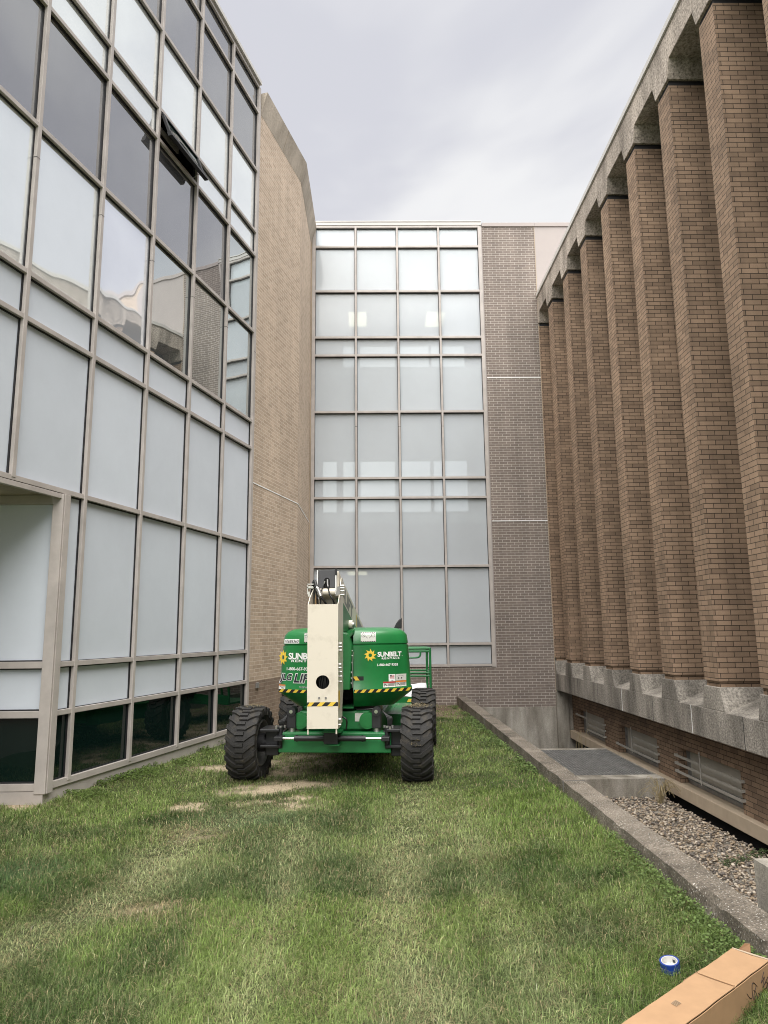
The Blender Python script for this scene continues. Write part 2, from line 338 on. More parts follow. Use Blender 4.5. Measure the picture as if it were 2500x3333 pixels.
# transoms: one length per floor line
for r in range(12):
    s0 = SK if r < 3 else mull_s[0]
    hw = .028 if r not in (0, 11) else .036
    m = MB(); lbox(m, s0, -.02, -.009, .032, ZR[r]-hw, ZR[r]+hw); m.build('transom', 'mullion', LB, LB, .003)
    g = MB(); lbox(g, s0, -.02, -.034, -.010, ZR[r]-hw-.014, ZR[r]+hw+.006); g.build('gasket', 'gasket', LB, LB)
rowmat = ['glass_dark', 'frost', 'frost', 'frost', 'frost', 'glass_light', 'glass_grey', 'glass_light', 'glass_light', 'glass_grey', 'glass_grey']
jit = random.Random(5)
for r in range(11):
    for k in range(-9, 0):
        a, b = SL*k, SL*(k+1)
        if r < 3:
            if b < SK + .1: continue
            a = max(a, SK)
        mt = rowmat[r]
        if (r == 5 and k >= -3) or (r == 6 and k >= -1): mt = 'glass_clear'
        if r == 7 and k == -3: continue                         # the open vent
        if r == 5 and k == -4: mt = 'glass_wavy'
        g = MB(); dt = jit.uniform(-.0035, .0035); du = jit.uniform(-.0025, .0025)
        pts = []
        for (s_, z_) in ((a+.02, ZR[r]+.015), (b-.02, ZR[r]+.015), (b-.02, ZR[r+1]-.015), (a+.02, ZR[r+1]-.015)):
            pts.append((s_, z_, dt*(1 if s_ > (a+b)/2 else -1) + du*(1 if z_ > (ZR[r]+ZR[r+1])/2 else -1)))
        f = [LP(s_, -.026+o_, z_) for s_, z_, o_ in pts]
        g.prism(f, -nl * .012)
        g.build('window_pane', mt, LB, LB)
# kick plate under the glass
m = MB(); lbox(m, SK, .05, -.2, .012, -.15, .155); m.build('base_plate', 'mullion', LB, LB, .004)
# ground-floor corner post and the return wall running left
KX, KY = LP(SK, 0, 0).x, LP(SK, 0, 0).y
m = MB(); lbox(m, SK-.010, SK+.085, -.10, .058, .13, ZR[3]-.035); m.build('corner_post', 'mullion', LB, LB, .004)
m = MB(); m.box(KX-.075, KX+.045, KY-.05, KY+.08, .131, ZR[3]-.036); m.build('corner_post', 'mullion', LB, LB, .004)
for za, zb, mt in ((.197, .948, 'glass_dark'), (.948, 1.472, 'frost'), (1.472, ZR[3]-.12, 'frost')):
    m = MB(); m.box(KX-1.7, KX-.1, KY+.03, KY+.045, za+.015, zb-.015); m.build('window_pane', mt, LB, LB)
for z_ in (.197, .948, 1.472):
    m = MB(); m.box(KX-1.7, KX-.075, KY-.045, KY+.06, z_-.036, z_+.036); m.build('transom', 'mullion', LB, LB, .003)
    m = MB(); m.box(KX-1.7, KX-.075, KY+.0, KY+.031, z_-.05, z_+.05); m.build('gasket', 'gasket', LB, LB)
m = MB(); m.box(KX-1.7, KX-.075, KY-.05, KY+.06, ZR[3]-.15, ZR[3]-.05); m.build('transom', 'mullion', LB, LB, .003)
m = MB(); m.box(KX-1.78, KX-1.7, KY-.05, KY+.06, .15, ZR[3]-.05); m.build('mullion', 'mullion', LB, LB, .003)
m = MB(); m.box(KX-6, KX-1.78, KY+.0, KY+.06, -.1, ZR[3]-.04); m.build('unseen_wall', 'frost', LB, LB)
m = MB(); m.box(KX-6, KX+.02, KY-.04, KY+.3, -.15, .156); m.build('base_plate', 'mullion', LB, LB, .004)
m = MB(); m.box(KX-1.95, KX-1.79, KY-4.5, KY-.1, -.15, ZR[3]-.04); m.build('unseen_wall', 'beige', LB, LB)  # out-of-view wall added to block light and darken the recess
# soffit of the overhang
p0, p1 = LP(mull_s[0], -.03, 0), LP(SK, -.03, 0)
m = MB(); m.prism([(p0.x, p0.y, ZR[3]-.045), (p1.x, p1.y+.2, ZR[3]-.045), (p1.x-6, p1.y+.2, ZR[3]-.045), (p0.x-6, p0.y, ZR[3]-.045)], (0, 0, .03)); m.build('soffit', 'coping', LB, LB)
m = MB(); lbox(m, mull_s[0], SK+.1, -.011, .035, ZR[3]-.09, ZR[3]-.036); m.build('overhang_edge', 'mullion', LB, LB, .003)
# roof edge
m = MB(); lbox(m, mull_s[0], .0, -.35, .075, TOP+.041, TOP+.12); m.build('roof_coping', 'metalcop', LB, LB, .004)
m = MB(); lbox(m, mull_s[0], .0, -.35, .060, TOP+.121, TOP+.15); m.build('roof_coping', 'metalcop', LB, LB, .004)
# body behind the panels (keeps daylight out)
m = MB(); m.prism([LP(mull_s[0], -.4, 0)+Vector((0,0,ZR[3]+.05)), LP(0, -.4, ZR[3]+.05), LP(0, -8, ZR[3]+.05), LP(mull_s[0], -8, ZR[3]+.05)], (0, 0, TOP-ZR[3]-.02)); m.build('inner_wall', 'roof', LB, LB)
m = MB(); m.prism([LP(SK+.35, -.4, -.1), LP(0, -.4, -.1), LP(0, -8, -.1), LP(SK+.35, -8, -.1)], (0, 0, ZR[3]+.1)); m.build('inner_wall', 'roof', LB, LB)
# tan brick end wall: first leg in line with the glass, second leg parallel to the pillars
FS = 2.441; Fp = LP(FS, 0, 0)
ZC0, ZC1, LEAN = 12.19, 12.66, .144
m = MB()
ps = [LP(.047, .0, 0), Fp, Vector((Fp.x, D+.2, 0)), Vector((Fp.x-.3, D+.2, 0)), LP(FS-.2, -.3, 0), LP(.047, -.3, 0)]
m.prism([p + Vector((0, 0, -.3)) for p in ps], (0, 0, ZC0+.3)); m.build('brick_wall', 'brick_tan', LB, LB)
mit = math.tan(BE/2)
def copring(o, z): return [LP(.12, o, z), LP(FS - o*mit, o, z), Vector((Fp.x+o, D-.002, z))]
segs = []
inner = [LP(.12, -.3, 0), LP(FS-.1, -.3, 0), Vector((Fp.x-.25, D-.002, 0))]
m = MB()
r0, r1 = copring(.004, ZC0+.001), copring(LEAN, ZC1); r2 = [p + Vector((0,0,ZC1)) for p in inner]; r3 = [p + Vector((0,0,ZC0+.001)) for p in inner]
rings = [[r0[i], r1[i], r2[i], r3[i]] for i in range(3)]
m.loft([[q for q in ring] for ring in rings]); cop = m.build('coping', 'coping', LB, LB)
for (s0, s1) in ((1.30, 1.312),):
    j = MB(); j.prism([LP(s0, .0065, ZC0+.002), LP(s1, .0065, ZC0+.002), LP(s1, LEAN+.003, ZC1-.002), LP(s0, LEAN+.003, ZC1-.002)], nl*.001); j.build('joint', 'sill', LB, LB)
m = MB(); lbox(m, .052, FS-.005, .001, .006, 4.535, 4.555); m.build('joint', 'white', LB, LB)
m = MB(); m.box(Fp.x+.001, Fp.x+.006, Fp.y, D-.01, 4.535, 4.555); m.build('joint', 'white', LB, LB)
m = MB(); lbox(m, .40, .50, .0, .035, .80, .90); m.build('junction_box', 'galv', LB, LB, .006)
# the open vent
s0, s1 = -3*SL+.04, -2*SL-.04
m = MB()
for b_ in ((s0, s1, ZR[7]+.035, ZR[7]+.05), (s0, s1, ZR[8]-.05, ZR[8]-.035), (s0, s0+.015, ZR[7]+.05, ZR[8]-.05), (s1-.015, s1, ZR[7]+.05, ZR[8]-.05)):
    lbox(m, b_[0], b_[1], -.25, -.036, b_[2], b_[3])
lbox(m, s0, s1, -.27, -.25, ZR[7]+.03, ZR[8]-.03); m.build('vent_reveal', 'darkwin', LB, LB)  # near-black niche stands in for the unlit room behind the vent
hz = ZR[8]-.045; o1, z1 = .165, hz-.40
def SP(s, t, d):    # point on the opened sash: s along, t from hinge 0..1, d thickness
    return LP(s, .01 + (o1-.01)*t, hz + (z1-hz)*t) + nl * d
sash = MB()
def sbar(mb, sa, sb_, ta, tb, d0=0, d1=.045):
    pts = [SP(sa,ta,d0), SP(sb_,ta,d0), SP(sb_,tb,d0), SP(sa,tb,d0)]
    mb.prism(pts, nl*(d1-d0))
sbar(sash, s0, s1, 0, .12); sbar(sash, s0, s1+.03, .86, 1.04, -.01, .06); sbar(sash, s0, s0+.06, .12, .86); sbar(sash, s1-.06, s1, .12, .86)
so_ = sash.build('vent_sash', 'gasket', LB, LB, .004, label='top hung vent propped open')  # frame and pane coloured black for the shaded underside of the sash
g = MB(); sbar(g, s0+.05, s1-.05, .11, .87, .015, .025); g.build('pane', 'glass_dark', so_, LB)
g = MB(); g.tube([LP(s1-.03, -.03, ZR[7]+.08), LP(s1-.03, .08, ZR[7]+.13), LP(s1-.03, .15, z1+.02)], .006, 6); g.build('stay', 'steel', so_, LB)
g = MB(); lbox(g, s0+.08, s0+.62, -.06, -.03, ZR[7]+.22, ZR[7]+.30); g.build('operator_bar', 'beige', so_, LB)

# ================================================================ BACK BUILDING
BB = thing('link_building', 'link building closing the court with four columns of white glazing beside grey brown brick', 'building', (1.4, D, 0))
XB = [XB0 + SB*k for k in range(5)]
for k, x in enumerate(XB):
    wv = .026 if k not in (0, 4) else .045
    m = MB(); m.box(x-wv, x+wv, D-.03, D+.03, ZR[1]-.04, TOP+.0); m.build('mullion', 'mullion', BB, BB, .003)
    g = MB(); g.box(x-wv-.010, x+wv+.010, D+.031, D+.07, ZR[1]-.03, TOP-.01); g.build('gasket', 'gasket', BB, BB)
for x in XB[1:4]:
    m = MB(); m.box(x-.028, x+.028, D-.032, D-.028, 7.046, 7.054); m.build('mullion_joint', 'gasket', BB, BB)
for r in range(1, 12):
    hw = .030
    m = MB(); m.box(XB[0], XB[4], D-.026, D+.028, ZR[r]-hw, ZR[r]+hw); m.build('transom', 'mullion', BB, BB, .003)
    g = MB(); g.box(XB[0], XB[4], D+.029, D+.068, ZR[r]-hw-.016, ZR[r]+hw+.004); g.build('gasket', 'gasket', BB, BB)
for r in range(1, 11):
    for k in range(4):
        g = MB(); g.box(XB[k]+.02, XB[k+1]-.02, D+.055, D+.065, ZR[r]+.02, ZR[r+1]-.02); g.build('window_pane', 'back_glass', BB, BB)
m = MB(); m.box(XB[0]-.075, XB[0]-.051, D-.04, D+.05, ZR[1]-.04, TOP); m.build('jamb_seal', 'sill', BB, BB)
m = MB(); m.box(XB[4]+.051, XB[4]+.068, D-.006, D+.05, ZR[1]-.06, TOP); m.build('jamb_seal', 'beige', BB, BB)
m = MB(); m.box(XB[0]-.03, XB[4]+.052, D-.035, D+.05, TOP+.037, TOP+.13); m.build('roof_coping', 'metalcop', BB, BB, .004)
m = MB(); m.box(XB[0]-.03, XB[4]+.052, D-.05, D+.4, TOP+.131, TOP+.16); m.build('roof_coping', 'metalcop', BB, BB, .004)
# brick: right of the glass and below it
m = MB(); m.box(XB[4]+.07, 4.421, D, D+.3, -.06, TOP); m.box(XB[0]-.3, XB[4]+.07, D, D+.3, -.06, ZR[1]-.041); m.build('brick_wall', 'brick_grey', BB, BB)
m = MB(); m.box(XB[4]+.075, 4.44, D-.03, D+.4, TOP+.001, TOP+.11); m.build('roof_coping', 'beige', BB, BB, .004)
m = MB(); m.box(6.31, 16, D-.002, D+.3, 10.0, TOP+.0); m.build('brick_wall', 'brick_tan', BB, BB)
m = MB(); m.box(4.421, 6.309, D-.002, D+.3, 10.0, TOP+.0); m.build('wall_panel', 'beige', BB, BB)
m = MB(); m.box(4.441, 16, D-.032, D+.4, TOP+.001, TOP+.11); m.build('roof_coping', 'beige', BB, BB, .004)
m = MB(); m.box(4.421, 4.436, D-.01, D-.0025, -.06, TOP); m.build('sealant', 'sill', BB, BB)
for z_ in (8.37, 4.545):
    m = MB(); m.box(XB[4]+.075, 4.418, D-.006, D-.001, z_-.010, z_+.010); m.build('joint', 'white', BB, BB)
# concrete foundation below the brick
m = MB(); m.box(-2, 4.41, D-.012, D+.3, -1.4, -.061); m.build('foundation', 'concrete', BB, BB, .01)
m = MB(); m.box(4.411, 4.70, D-.10, D+.3, -1.4, .30); m.box(4.70, 4.845, D-.06, D+.3, -1.4, .30); m.build('foundation', 'concrete', BB, BB, .012)
# inside: slabs, side walls, far wall with windows to the sky beyond
m = MB()
for z_ in (.5, 4.55, 8.55): m.box(XB[0]-1.2, 5.5, D+.31, 22.3, z_, z_+.25)
m.build('floor_slab', 'white_in', BB, BB)
m = MB(); m.box(XB[0]-1.2, XB[0]-1.1, D+.31, 22.3, .8, 12.6); m.box(5.4, 5.5, D+.31, 22.3, .8, 12.6); m.box(XB[0]-1.2, 5.5, D+.31, 22.3, 12.0, 12.1); m.build('inner_wall', 'white_in', BB, BB)
def wall_holes(x0, x1, z0, z1, holes, y, th=.12):    # holes: same z range each
    mb = MB(); hz0, hz1 = holes[0][2:]; mb.box(x0, x1, y, y+th, z0, hz0); mb.box(x0, x1, y, y+th, hz1, z1); cx = x0
    for a, b, _, _ in holes: mb.box(cx, a, y, y+th, hz0, hz1); cx = b
    mb.box(cx, x1, y, y+th, hz0, hz1); return mb
wall_holes(-2.75, 5.5, 8.8, 12.0, [(-.98,-.62,10.2,11.03),(-.44,.72,10.2,11.03),(.85,1.82,10.2,11.03),(1.9,2.99,10.2,11.03)], 22.2).build('far_wall', 'white_in', BB, BB)
wall_holes(-2.75, 5.5, 4.8, 8.55, [(-1.62,-1.19,5.5,7.15),(-.98,-.6,5.5,7.15),(-.43,.66,5.5,7.15),(.845,1.79,5.5,7.15),(1.9,2.97,5.5,7.15)], 22.2).build('far_wall', 'white_in', BB, BB)
m = MB(); m.box(-2.75, 5.5, 22.2, 22.32, .5, 4.55); m.build('far_wall', 'white_in', BB, BB)
def clight(x0, x1, y0, y1, z, label):
    t = thing('ceiling_light', label, 'light', ((x0+x1)/2, (y0+y1)/2, z), 0, 'lit ceiling lights inside the link building')
    f = MB(); f.box(x0-.03, x1+.03, y0-.03, y1+.03, z, z+.07); f.build('housing', 'white_in', t, t)
    f = MB(); f.box(x0, x1, y0, y1, z-.008, z-.001); f.build('diffuser', 'lamp', t, t)
clight(-.72, -.2, 19.76, 20.75, 11.05, 'lit ceiling light behind the upper glazing, left of the two on that floor')
clight(1.60, 2.12, 19.76, 20.8, 11.05, 'lit ceiling light behind the upper glazing, right of the two on that floor')
clight(-.8, -.24, 20.6, 21.9, 3.5, 'warm lit ceiling light on the lowest floor just above the lift boom')

# ================================================================ RIGHT BUILDING
RB = thing('pillar_building', 'brown brick building on the right with a row of tall pillars and rough concrete bands', 'building', (XR, 9.0, 0))
Y1, Y0 = D-.003, -4.5
COLY = [18.36 - SR*k for k in range(16)]                      # far edge of each pillar
WP = .40
def pr(mb, poly, x0, x1):   # polygon in (y, z) extruded in x
    mb.prism([(x0, y, z) for y, z in poly], (x1-x0, 0, 0)); return mb
m = MB(); m.box(XR, XR+.9, Y0, Y1, .34, .739); m.build('ledge', 'precast', RB, RB, .008)
m = MB(); m.prism([(XR+.03, Y1, .741), (XR+.72, Y1, .741), (XR+.72, Y1, .99)], (0, Y0-Y1, 0)); m.build('sloping_sill', 'precast', RB, RB)
m = MB(); m.box(XR, XR+.9, Y0, Y1, 10.171, 10.63); m.build('fascia', 'precast_lightened', RB, RB, .008)
m = MB(); m.box(XR-.03, XR+.5, Y0, Y1, 10.632, 10.73); m.build('roof_coping', 'metalcop', RB, RB, .004)
m = MB(); m.box(XR+.05, XR+9, Y0, Y1, 10.50, 10.66); m.build('roof', 'roof', RB, RB)
m = MB(); m.box(XR+.70, XR+.74, Y0, Y1, .95, 10.2); m.build('window_band', 'darkwin', RB, RB)
for k, yf in enumerate(COLY):
    yn = yf - WP
    f2 = min(yf, Y1)
    if yn > Y1-.01: continue
    m = MB(); m.box(XR+.008, XR+.705, yn, f2, 1.116, 9.79); m.build('pillar', 'brick_brown', RB, RB)
    m = MB(); m.box(XR+.035, XR+.705, yn+.03, f2-.001, 1.04, 1.115); m.build('pillar_foot', 'brick_brown', RB, RB)
    m = MB(); m.box(XR+.03, XR+.705, yn+.02, f2-.001, 9.791, 9.879); m.build('pillar_neck', 'gasket', RB, RB)
    m = MB(); pr(m, [(min(yf+.03, Y1), 1.039), (yn-.02, 1.039), (yn-.125, .7405), (min(yf+.10, Y1), .7405)], XR+.0015, XR+.71); m.build('pedestal', 'precast', RB, RB, .006)
    m = MB(); pr(m, [(min(yf+.04, Y1), 9.88), (yn-.02, 9.88), (yn-.10, 10.170), (min(yf+.13, Y1), 10.170)], XR-.012, XR+.72); m.build('capital', 'precast_lightened', RB, RB, .006)
for k, (y, mt) in enumerate(((16.03, 'gasket'), (14.61, 'gasket'), (13.19, 'white'), (11.74, 'gasket'), (10.31, 'white'), (8.87, 'gasket'), (7.45, 'white'))):
    m = MB(); m.box(XR-.002, XR-.0005, y-.006, y+.006, .345, .735); m.build('joint', mt, RB, RB)
# basement wall with windows, sill
XW = 4.80; wins = [(17.45-2.845*i-1.95, 17.45-2.845*i) for i in range(6)]
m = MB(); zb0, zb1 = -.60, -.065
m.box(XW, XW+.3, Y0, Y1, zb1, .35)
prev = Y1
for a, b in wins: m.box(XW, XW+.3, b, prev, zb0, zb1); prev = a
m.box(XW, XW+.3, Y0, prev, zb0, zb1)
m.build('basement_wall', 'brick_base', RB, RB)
m = MB(); m.box(XW-.10, XW+.3, 3.0, Y1-.1, -.79, -.605); m.build('sill_beam', 'sill', RB, RB, .008)
m = MB(); m.box(XW+.05, XW+.6, 3.0, D+.5, -1.6, -.791); m.build('dark_recess_wall', 'black', RB, RB)  # painted black for the shadow in the recess below the sill
m = MB(); m.box(XR+.01, XW+.5, Y0, Y1, .341, .36); m.build('ledge_soffit', 'precast_lightened', RB, RB)
for i, (a, b) in enumerate(wins):
    m = MB(); m.box(XW+.16, XW+.18, a, b, zb0, zb1); wv = m.build('basement_window', 'board', RB, RB)
    f = MB(); f.box(XW+.12, XW+.165, a, a+.04, zb0, zb1); f.box(XW+.12, XW+.165, b-.04, b, zb0, zb1); f.box(XW+.12, XW+.165, a, b, zb0, zb0+.05); f.box(XW+.13, XW+.17, a, b, zb0+.09, zb0+.11); f.build('frame', 'galv', wv, RB)
    for j, z_ in enumerate((-.185, -.305, -.425)):
        ya, yb = a-.09, b+.07
        if i == 1 and j < 2: yb = (a+b)/2+.1
        if i == 0 and j > 0: yb = (a+b)/2+.1
        f = MB(); f.box(XW-.052, XW-.040, ya, yb, z_-.019, z_+.019); f.box(XW-.040, XW-.0005, ya, ya+.03, z_-.018, z_+.018); f.box(XW-.040, XW-.0005, yb-.03, yb, z_-.018, z_+.018); f.build('security_bar', 'bar', wv, RB)
    f = MB(); f.tube([(XW-.062, (a+b)/2+.1, -.005), (XW-.062, (a+b)/2+.1, -.47)], .009, 8); f.build('upright_bar', 'bar', wv, RB)

# ================================================================ AREAWAY
def rough_bar(x0, x1, y0, y1, z0, z1, step, amp, seed, chips=()):
    bm = bmesh.new(); ny = int((y1-y0)/step); nx = 5; nz = 5
    rr = random.Random(seed)
    from mathutils import noise
    prof = []
    for i in range(nx): prof.append((x0+(x1-x0)*i/(nx-1), z1))
    for i in range(1, nz): prof.append((x1, z1+(z0-z1)*i/(nz-1)))
    for i in range(1, nx): prof.append((x1+(x0-x1)*i/(nx-1), z0))
    for i in range(1, nz-1): prof.append((x0, z0+(z1-z0)*i/(nz-1)))
    rings = []
    for j in range(ny+1):
        y = y0+(y1-y0)*j/ny; ring = []
        for (x, z) in prof:
            nv = noise.noise_vector(Vector((x*6, y*4, z*6)))*amp + noise.noise_vector(Vector((x*25, y*22, z*25)))*amp*.5
            c = 0
            if x <= x0+.001 and z >= z1-.002 or (x < x0+.06 and z >= z1-.002):
                for (cy, cw, cdp) in chips:
                    t = max(0, 1-abs(y-cy)/cw); c = max(c, cdp*t**.5*(1+.5*noise.noise(Vector((y*30, x*10, 3)))))
                ring.append(Vector((x+nv.x+c*.8*(x <= x0+.001), y+nv.y*.3, z+nv.z-c*(x <= x0+.001))))
            else: ring.append(Vector((x+nv.x, y+nv.y*.3, z+nv.z)))
        rings.append(ring)
    mb = MB(); mb.loft([r[::-1] for r in rings], smooth=False); return mb
pw = rough_bar(1.975, 2.19, 3.95, 17.99, -1.1, .217, .05, .006, 3, chips=((4.6, .22, .05), (6.2, .10, .035), (8.6, .12, .02), (11.0, .1, .02), (5.6, .05, .02)))
o = pw.build('retaining_wall', 'planter'); tag(o, 'long low worn concrete wall with a chipped edge dividing the lawn from the sunken gravel', 'wall')
for y_ in (7.9, 13.4):
    m = MB(); m.box(1.9665, 2.198, y_, y_+.004, .10, .2225); m.build('joint', 'rim', o)
o = rough_bar(2.31, 3.3, 3.0, 4.65, -1.1, .40, .06, .004, 9).build('wall_block', 'concrete'); tag(o, 'raised old concrete block at the right edge beside the gravel', 'wall')
o = MB(); o.box(2.191, XW-.11, 12.13, 12.43, -1.3, -.60); o.box(2.191, XW-.105, 15.03, 15.2, -1.3, -.602)
o.box(4.66, XW-.104, 12.43, 15.03, -.75, -.606)
o = o.build('pit_curb', 'concrete', bevel=.012); tag(o, 'concrete curb framing the metal grate in the sunken area', 'curb')
t = thing('metal_grate', 'galvanised steel floor grate lying over the pit beside the basement windows', 'grate', (3.4, 13.7, -.6))
m = MB()
x = 2.24
while x < 4.64: m.box(x, x+.009, 12.44, 15.02, -.635, -.603); x += .058
m.build('bearing_bars', 'galv', t, t)
m = MB(); y = 12.46
while y < 15.0: m.box(2.23, 4.65, y, y+.007, -.615, -.600); y += .10
m.build('cross_bars', 'galv', t, t)
o = MB(); o.box(2.19, XW+.15, 3.5, 17.99, -1.5, -1.35); o = o.build('areaway_floor', 'black'); tag(o, kind='structure')
o = MB(); o.box(2.19, XW-.12, 3.5, 12.13, -1.34, -.945); o = o.build('gravel_bed', 'concrete'); tag(o, kind='structure')

# ================================================================ GROUND AND PLANTS
from mathutils import noise as mn
def vnoise(x, y, sc, seed=0):     # cheap value noise, vectorised
    xs = x*sc + seed*13.7; ys = y*sc + seed*7.3
    xi = np.floor(xs).astype(int); yi = np.floor(ys).astype(int); fx = xs-xi; fy = ys-yi
    fx = fx*fx*(3-2*fx); fy = fy*fy*(3-2*fy)
    def h(a, b): 
        v = np.sin(a*127.1 + b*311.7 + seed*74.7)*43758.5453; return v-np.floor(v)
    return (h(xi,yi)*(1-fx)+h(xi+1,yi)*fx)*(1-fy) + (h(xi,yi+1)*(1-fx)+h(xi+1,yi+1)*fx)*fy
def fbm(x, y, sc, seed=0): return (vnoise(x,y,sc,seed)*.5 + vnoise(x,y,sc*2.1,seed+1)*.27 + vnoise(x,y,sc*4.3,seed+2)*.15 + vnoise(x,y,sc*9,seed+3)*.08)
def ell(x, y, cx, cy, rx, ry, ang=0):
    c, s_ = math.cos(R(ang)), math.sin(R(ang)); dx, dy = x-cx, y-cy
    return np.exp(-(((dx*c+dy*s_)/rx)**2 + ((-dx*s_+dy*c)/ry)**2)**1.3)
def dist_path(x, y, pts):
    d = np.full(np.shape(x), 1e9)
    for (a, b) in zip(pts[:-1], pts[1:]):
        ax, ay = a; bx, by = b; L2 = (bx-ax)**2+(by-ay)**2
        t = np.clip(((x-ax)*(bx-ax)+(y-ay)*(by-ay))/L2, 0, 1)
        d = np.minimum(d, np.hypot(x-ax-t*(bx-ax), y-ay-t*(by-ay)))
    return d
def zg(x, y):
    return .09*np.clip((x-.9)/1.0, 0, 1)**1.5*np.clip((17-y)/9, 0, 1) + .03*np.clip((-x-1.8)/1.5, 0, 1) + .02*(fbm(x, y, .7, 9)-.5)
T1 = [(-1.2, 7.6), (-1.66, 6.92), (-1.75, 6.25), (-1.7, 5.4), (-1.95, 4.93), (-2.2, 4.4), (-2.4, 3.2)]
T2 = [(.5, 9.2), (.45, 8.7), (.28, 6.8), (.14, 5.6), (.10, 4.5), (.30, 3.6), (.35, 2)]
def bare(x, y):
    n = fbm(x, y, 3.2, 4)
    b = np.maximum.reduce([1.15*ell(x,y,-1.25,8.75,.75,.45,18), 1.1*ell(x,y,-.83,8.1,.42,.5,0), ell(x,y,-1.9,7.9,.30,.26,20), ell(x,y,-2.1,10.0,.45,.30), ell(x,y,-3.85,7.9,.5,.17,5),
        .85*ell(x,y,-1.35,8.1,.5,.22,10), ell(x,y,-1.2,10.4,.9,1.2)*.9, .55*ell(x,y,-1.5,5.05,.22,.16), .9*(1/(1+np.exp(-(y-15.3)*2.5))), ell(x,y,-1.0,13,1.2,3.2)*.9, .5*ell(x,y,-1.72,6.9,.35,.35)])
    return np.clip((b + (n-.5)*1.3 + (fbm(x, y, 11, 14)-.5)*.9 - .36)*1.5, 0, 1)
def tracks(x, y):
    a = np.exp(-(dist_path(x, y, T1)/.26)**2); b = np.exp(-(dist_path(x, y, T2)/.24)**2)*.85 + .45*np.exp(-(dist_path(x, y, [(.95, 8.5), (.75, 5.5), (.9, 3)])/.2)**2)
    c = .5*np.exp(-(dist_path(x, y, [(-.75, 7.2), (-.62, 5), (-.7, 2.8)])/.14)**2)
    return np.maximum(np.maximum(a, b), c)
# lawn sheet with soil colour
def grid_sheet(name, x0, x1, y0, y1, st, m):
    xs = np.arange(x0, x1+1e-6, st); ys = np.arange(y0, y1+1e-6, st); X, Y = np.meshgrid(xs, ys); Z = zg(X, Y)
    nx, ny = len(xs), len(ys); V = np.stack([X, Y, Z], -1).reshape(-1, 3)
    i = np.arange(nx*ny).reshape(ny, nx); F = np.stack([i[:-1,:-1], i[:-1,1:], i[1:,1:], i[1:,:-1]], -1).reshape(-1, 4)
    me = bpy.data.meshes.new(name); me.from_pydata(V.tolist(), [], F.tolist())
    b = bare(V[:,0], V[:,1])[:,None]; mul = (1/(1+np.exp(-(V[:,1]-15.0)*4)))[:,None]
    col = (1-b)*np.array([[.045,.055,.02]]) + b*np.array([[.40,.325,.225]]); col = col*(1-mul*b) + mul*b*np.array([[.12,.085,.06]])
    at = me.color_attributes.new('tint', 'FLOAT_COLOR', 'POINT'); at.data.foreach_set('color', np.concatenate([col, np.ones((len(col),1))], 1).astype('f').ravel())
    for p in me.polygons: p.use_smooth = True
    me.materials.append(MT[m]); o = bpy.data.objects.new(name, me); C.objects.link(o); return o
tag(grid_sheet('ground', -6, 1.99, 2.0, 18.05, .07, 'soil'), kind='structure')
o = MB()
for b_ in ((-200,200,-200,2.0), (-200,-6,2.0,200), (5.2,200,2.0,200), (-6,5.2,18.3,200)):
    o.add([(b_[0],b_[2],-.03),(b_[1],b_[2],-.03),(b_[1],b_[3],-.03),(b_[0],b_[3],-.03)], [(0,1,2,3)])
o.add([(1.9,2.0,-.02),(5.2,2.0,-.02),(5.2,3.96,-.02),(1.9,3.96,-.02)], [(0,1,2,3)])
MT['far_ground'] = plain('distant_lawn', (.07, .09, .035), .9, var=.3, scale=.5)
o = o.build('outer_ground', 'far_ground'); tag(o, kind='structure')

def blades(P, h, w, az, lean, bend, col, name, mt):
    n = len(P); ca, sa = np.cos(az), np.sin(az)
    wx, wy = -sa*w, ca*w                    # blade width direction
    lx, ly = ca, sa
    B = P; mid = P + np.stack([lx*lean*h*.35, ly*lean*h*.35, h*.55*np.sqrt(np.clip(1-(lean*.5)**2,.1,1))], -1)
    tip = P + np.stack([lx*(lean+bend)*h*.9, ly*(lean+bend)*h*.9, h*np.clip(1-.45*(lean+bend)**2, .12, 1)], -1)
    W = np.stack([wx, wy, np.zeros(n)], -1)
    V = np.stack([B-W*.5, B+W*.5, mid+W*.42, mid-W*.42, tip], 1).reshape(-1, 3)
    base = (np.arange(n)*5)[:,None]
    loops = (base + np.array([[0,1,2,3,3,2,4]])).ravel()
    me = bpy.data.meshes.new(name); me.vertices.add(n*5); me.vertices.foreach_set('co', V.astype('f').ravel())
    me.loops.add(n*7); me.loops.foreach_set('vertex_index', loops.astype('i'))
    me.polygons.add(n*2); st = (np.arange(n)*7)[:,None] + np.array([[0,4]]); me.polygons.foreach_set('loop_start', st.astype('i').ravel())
    try: me.polygons.foreach_set('loop_total', np.tile([4,3], n).astype('i'))
    except Exception: pass
    me.update(calc_edges=True); me.validate()
    cc = np.repeat(col, 5, 0); cc = np.concatenate([cc, np.ones((len(cc),1))], 1)
    at = me.color_attributes.new('tint', 'FLOAT_COLOR', 'POINT'); at.data.foreach_set('color', cc.astype('f').ravel())
    me.materials.append(MT[mt]); o = bpy.data.objects.new(name, me); C.objects.link(o); return o
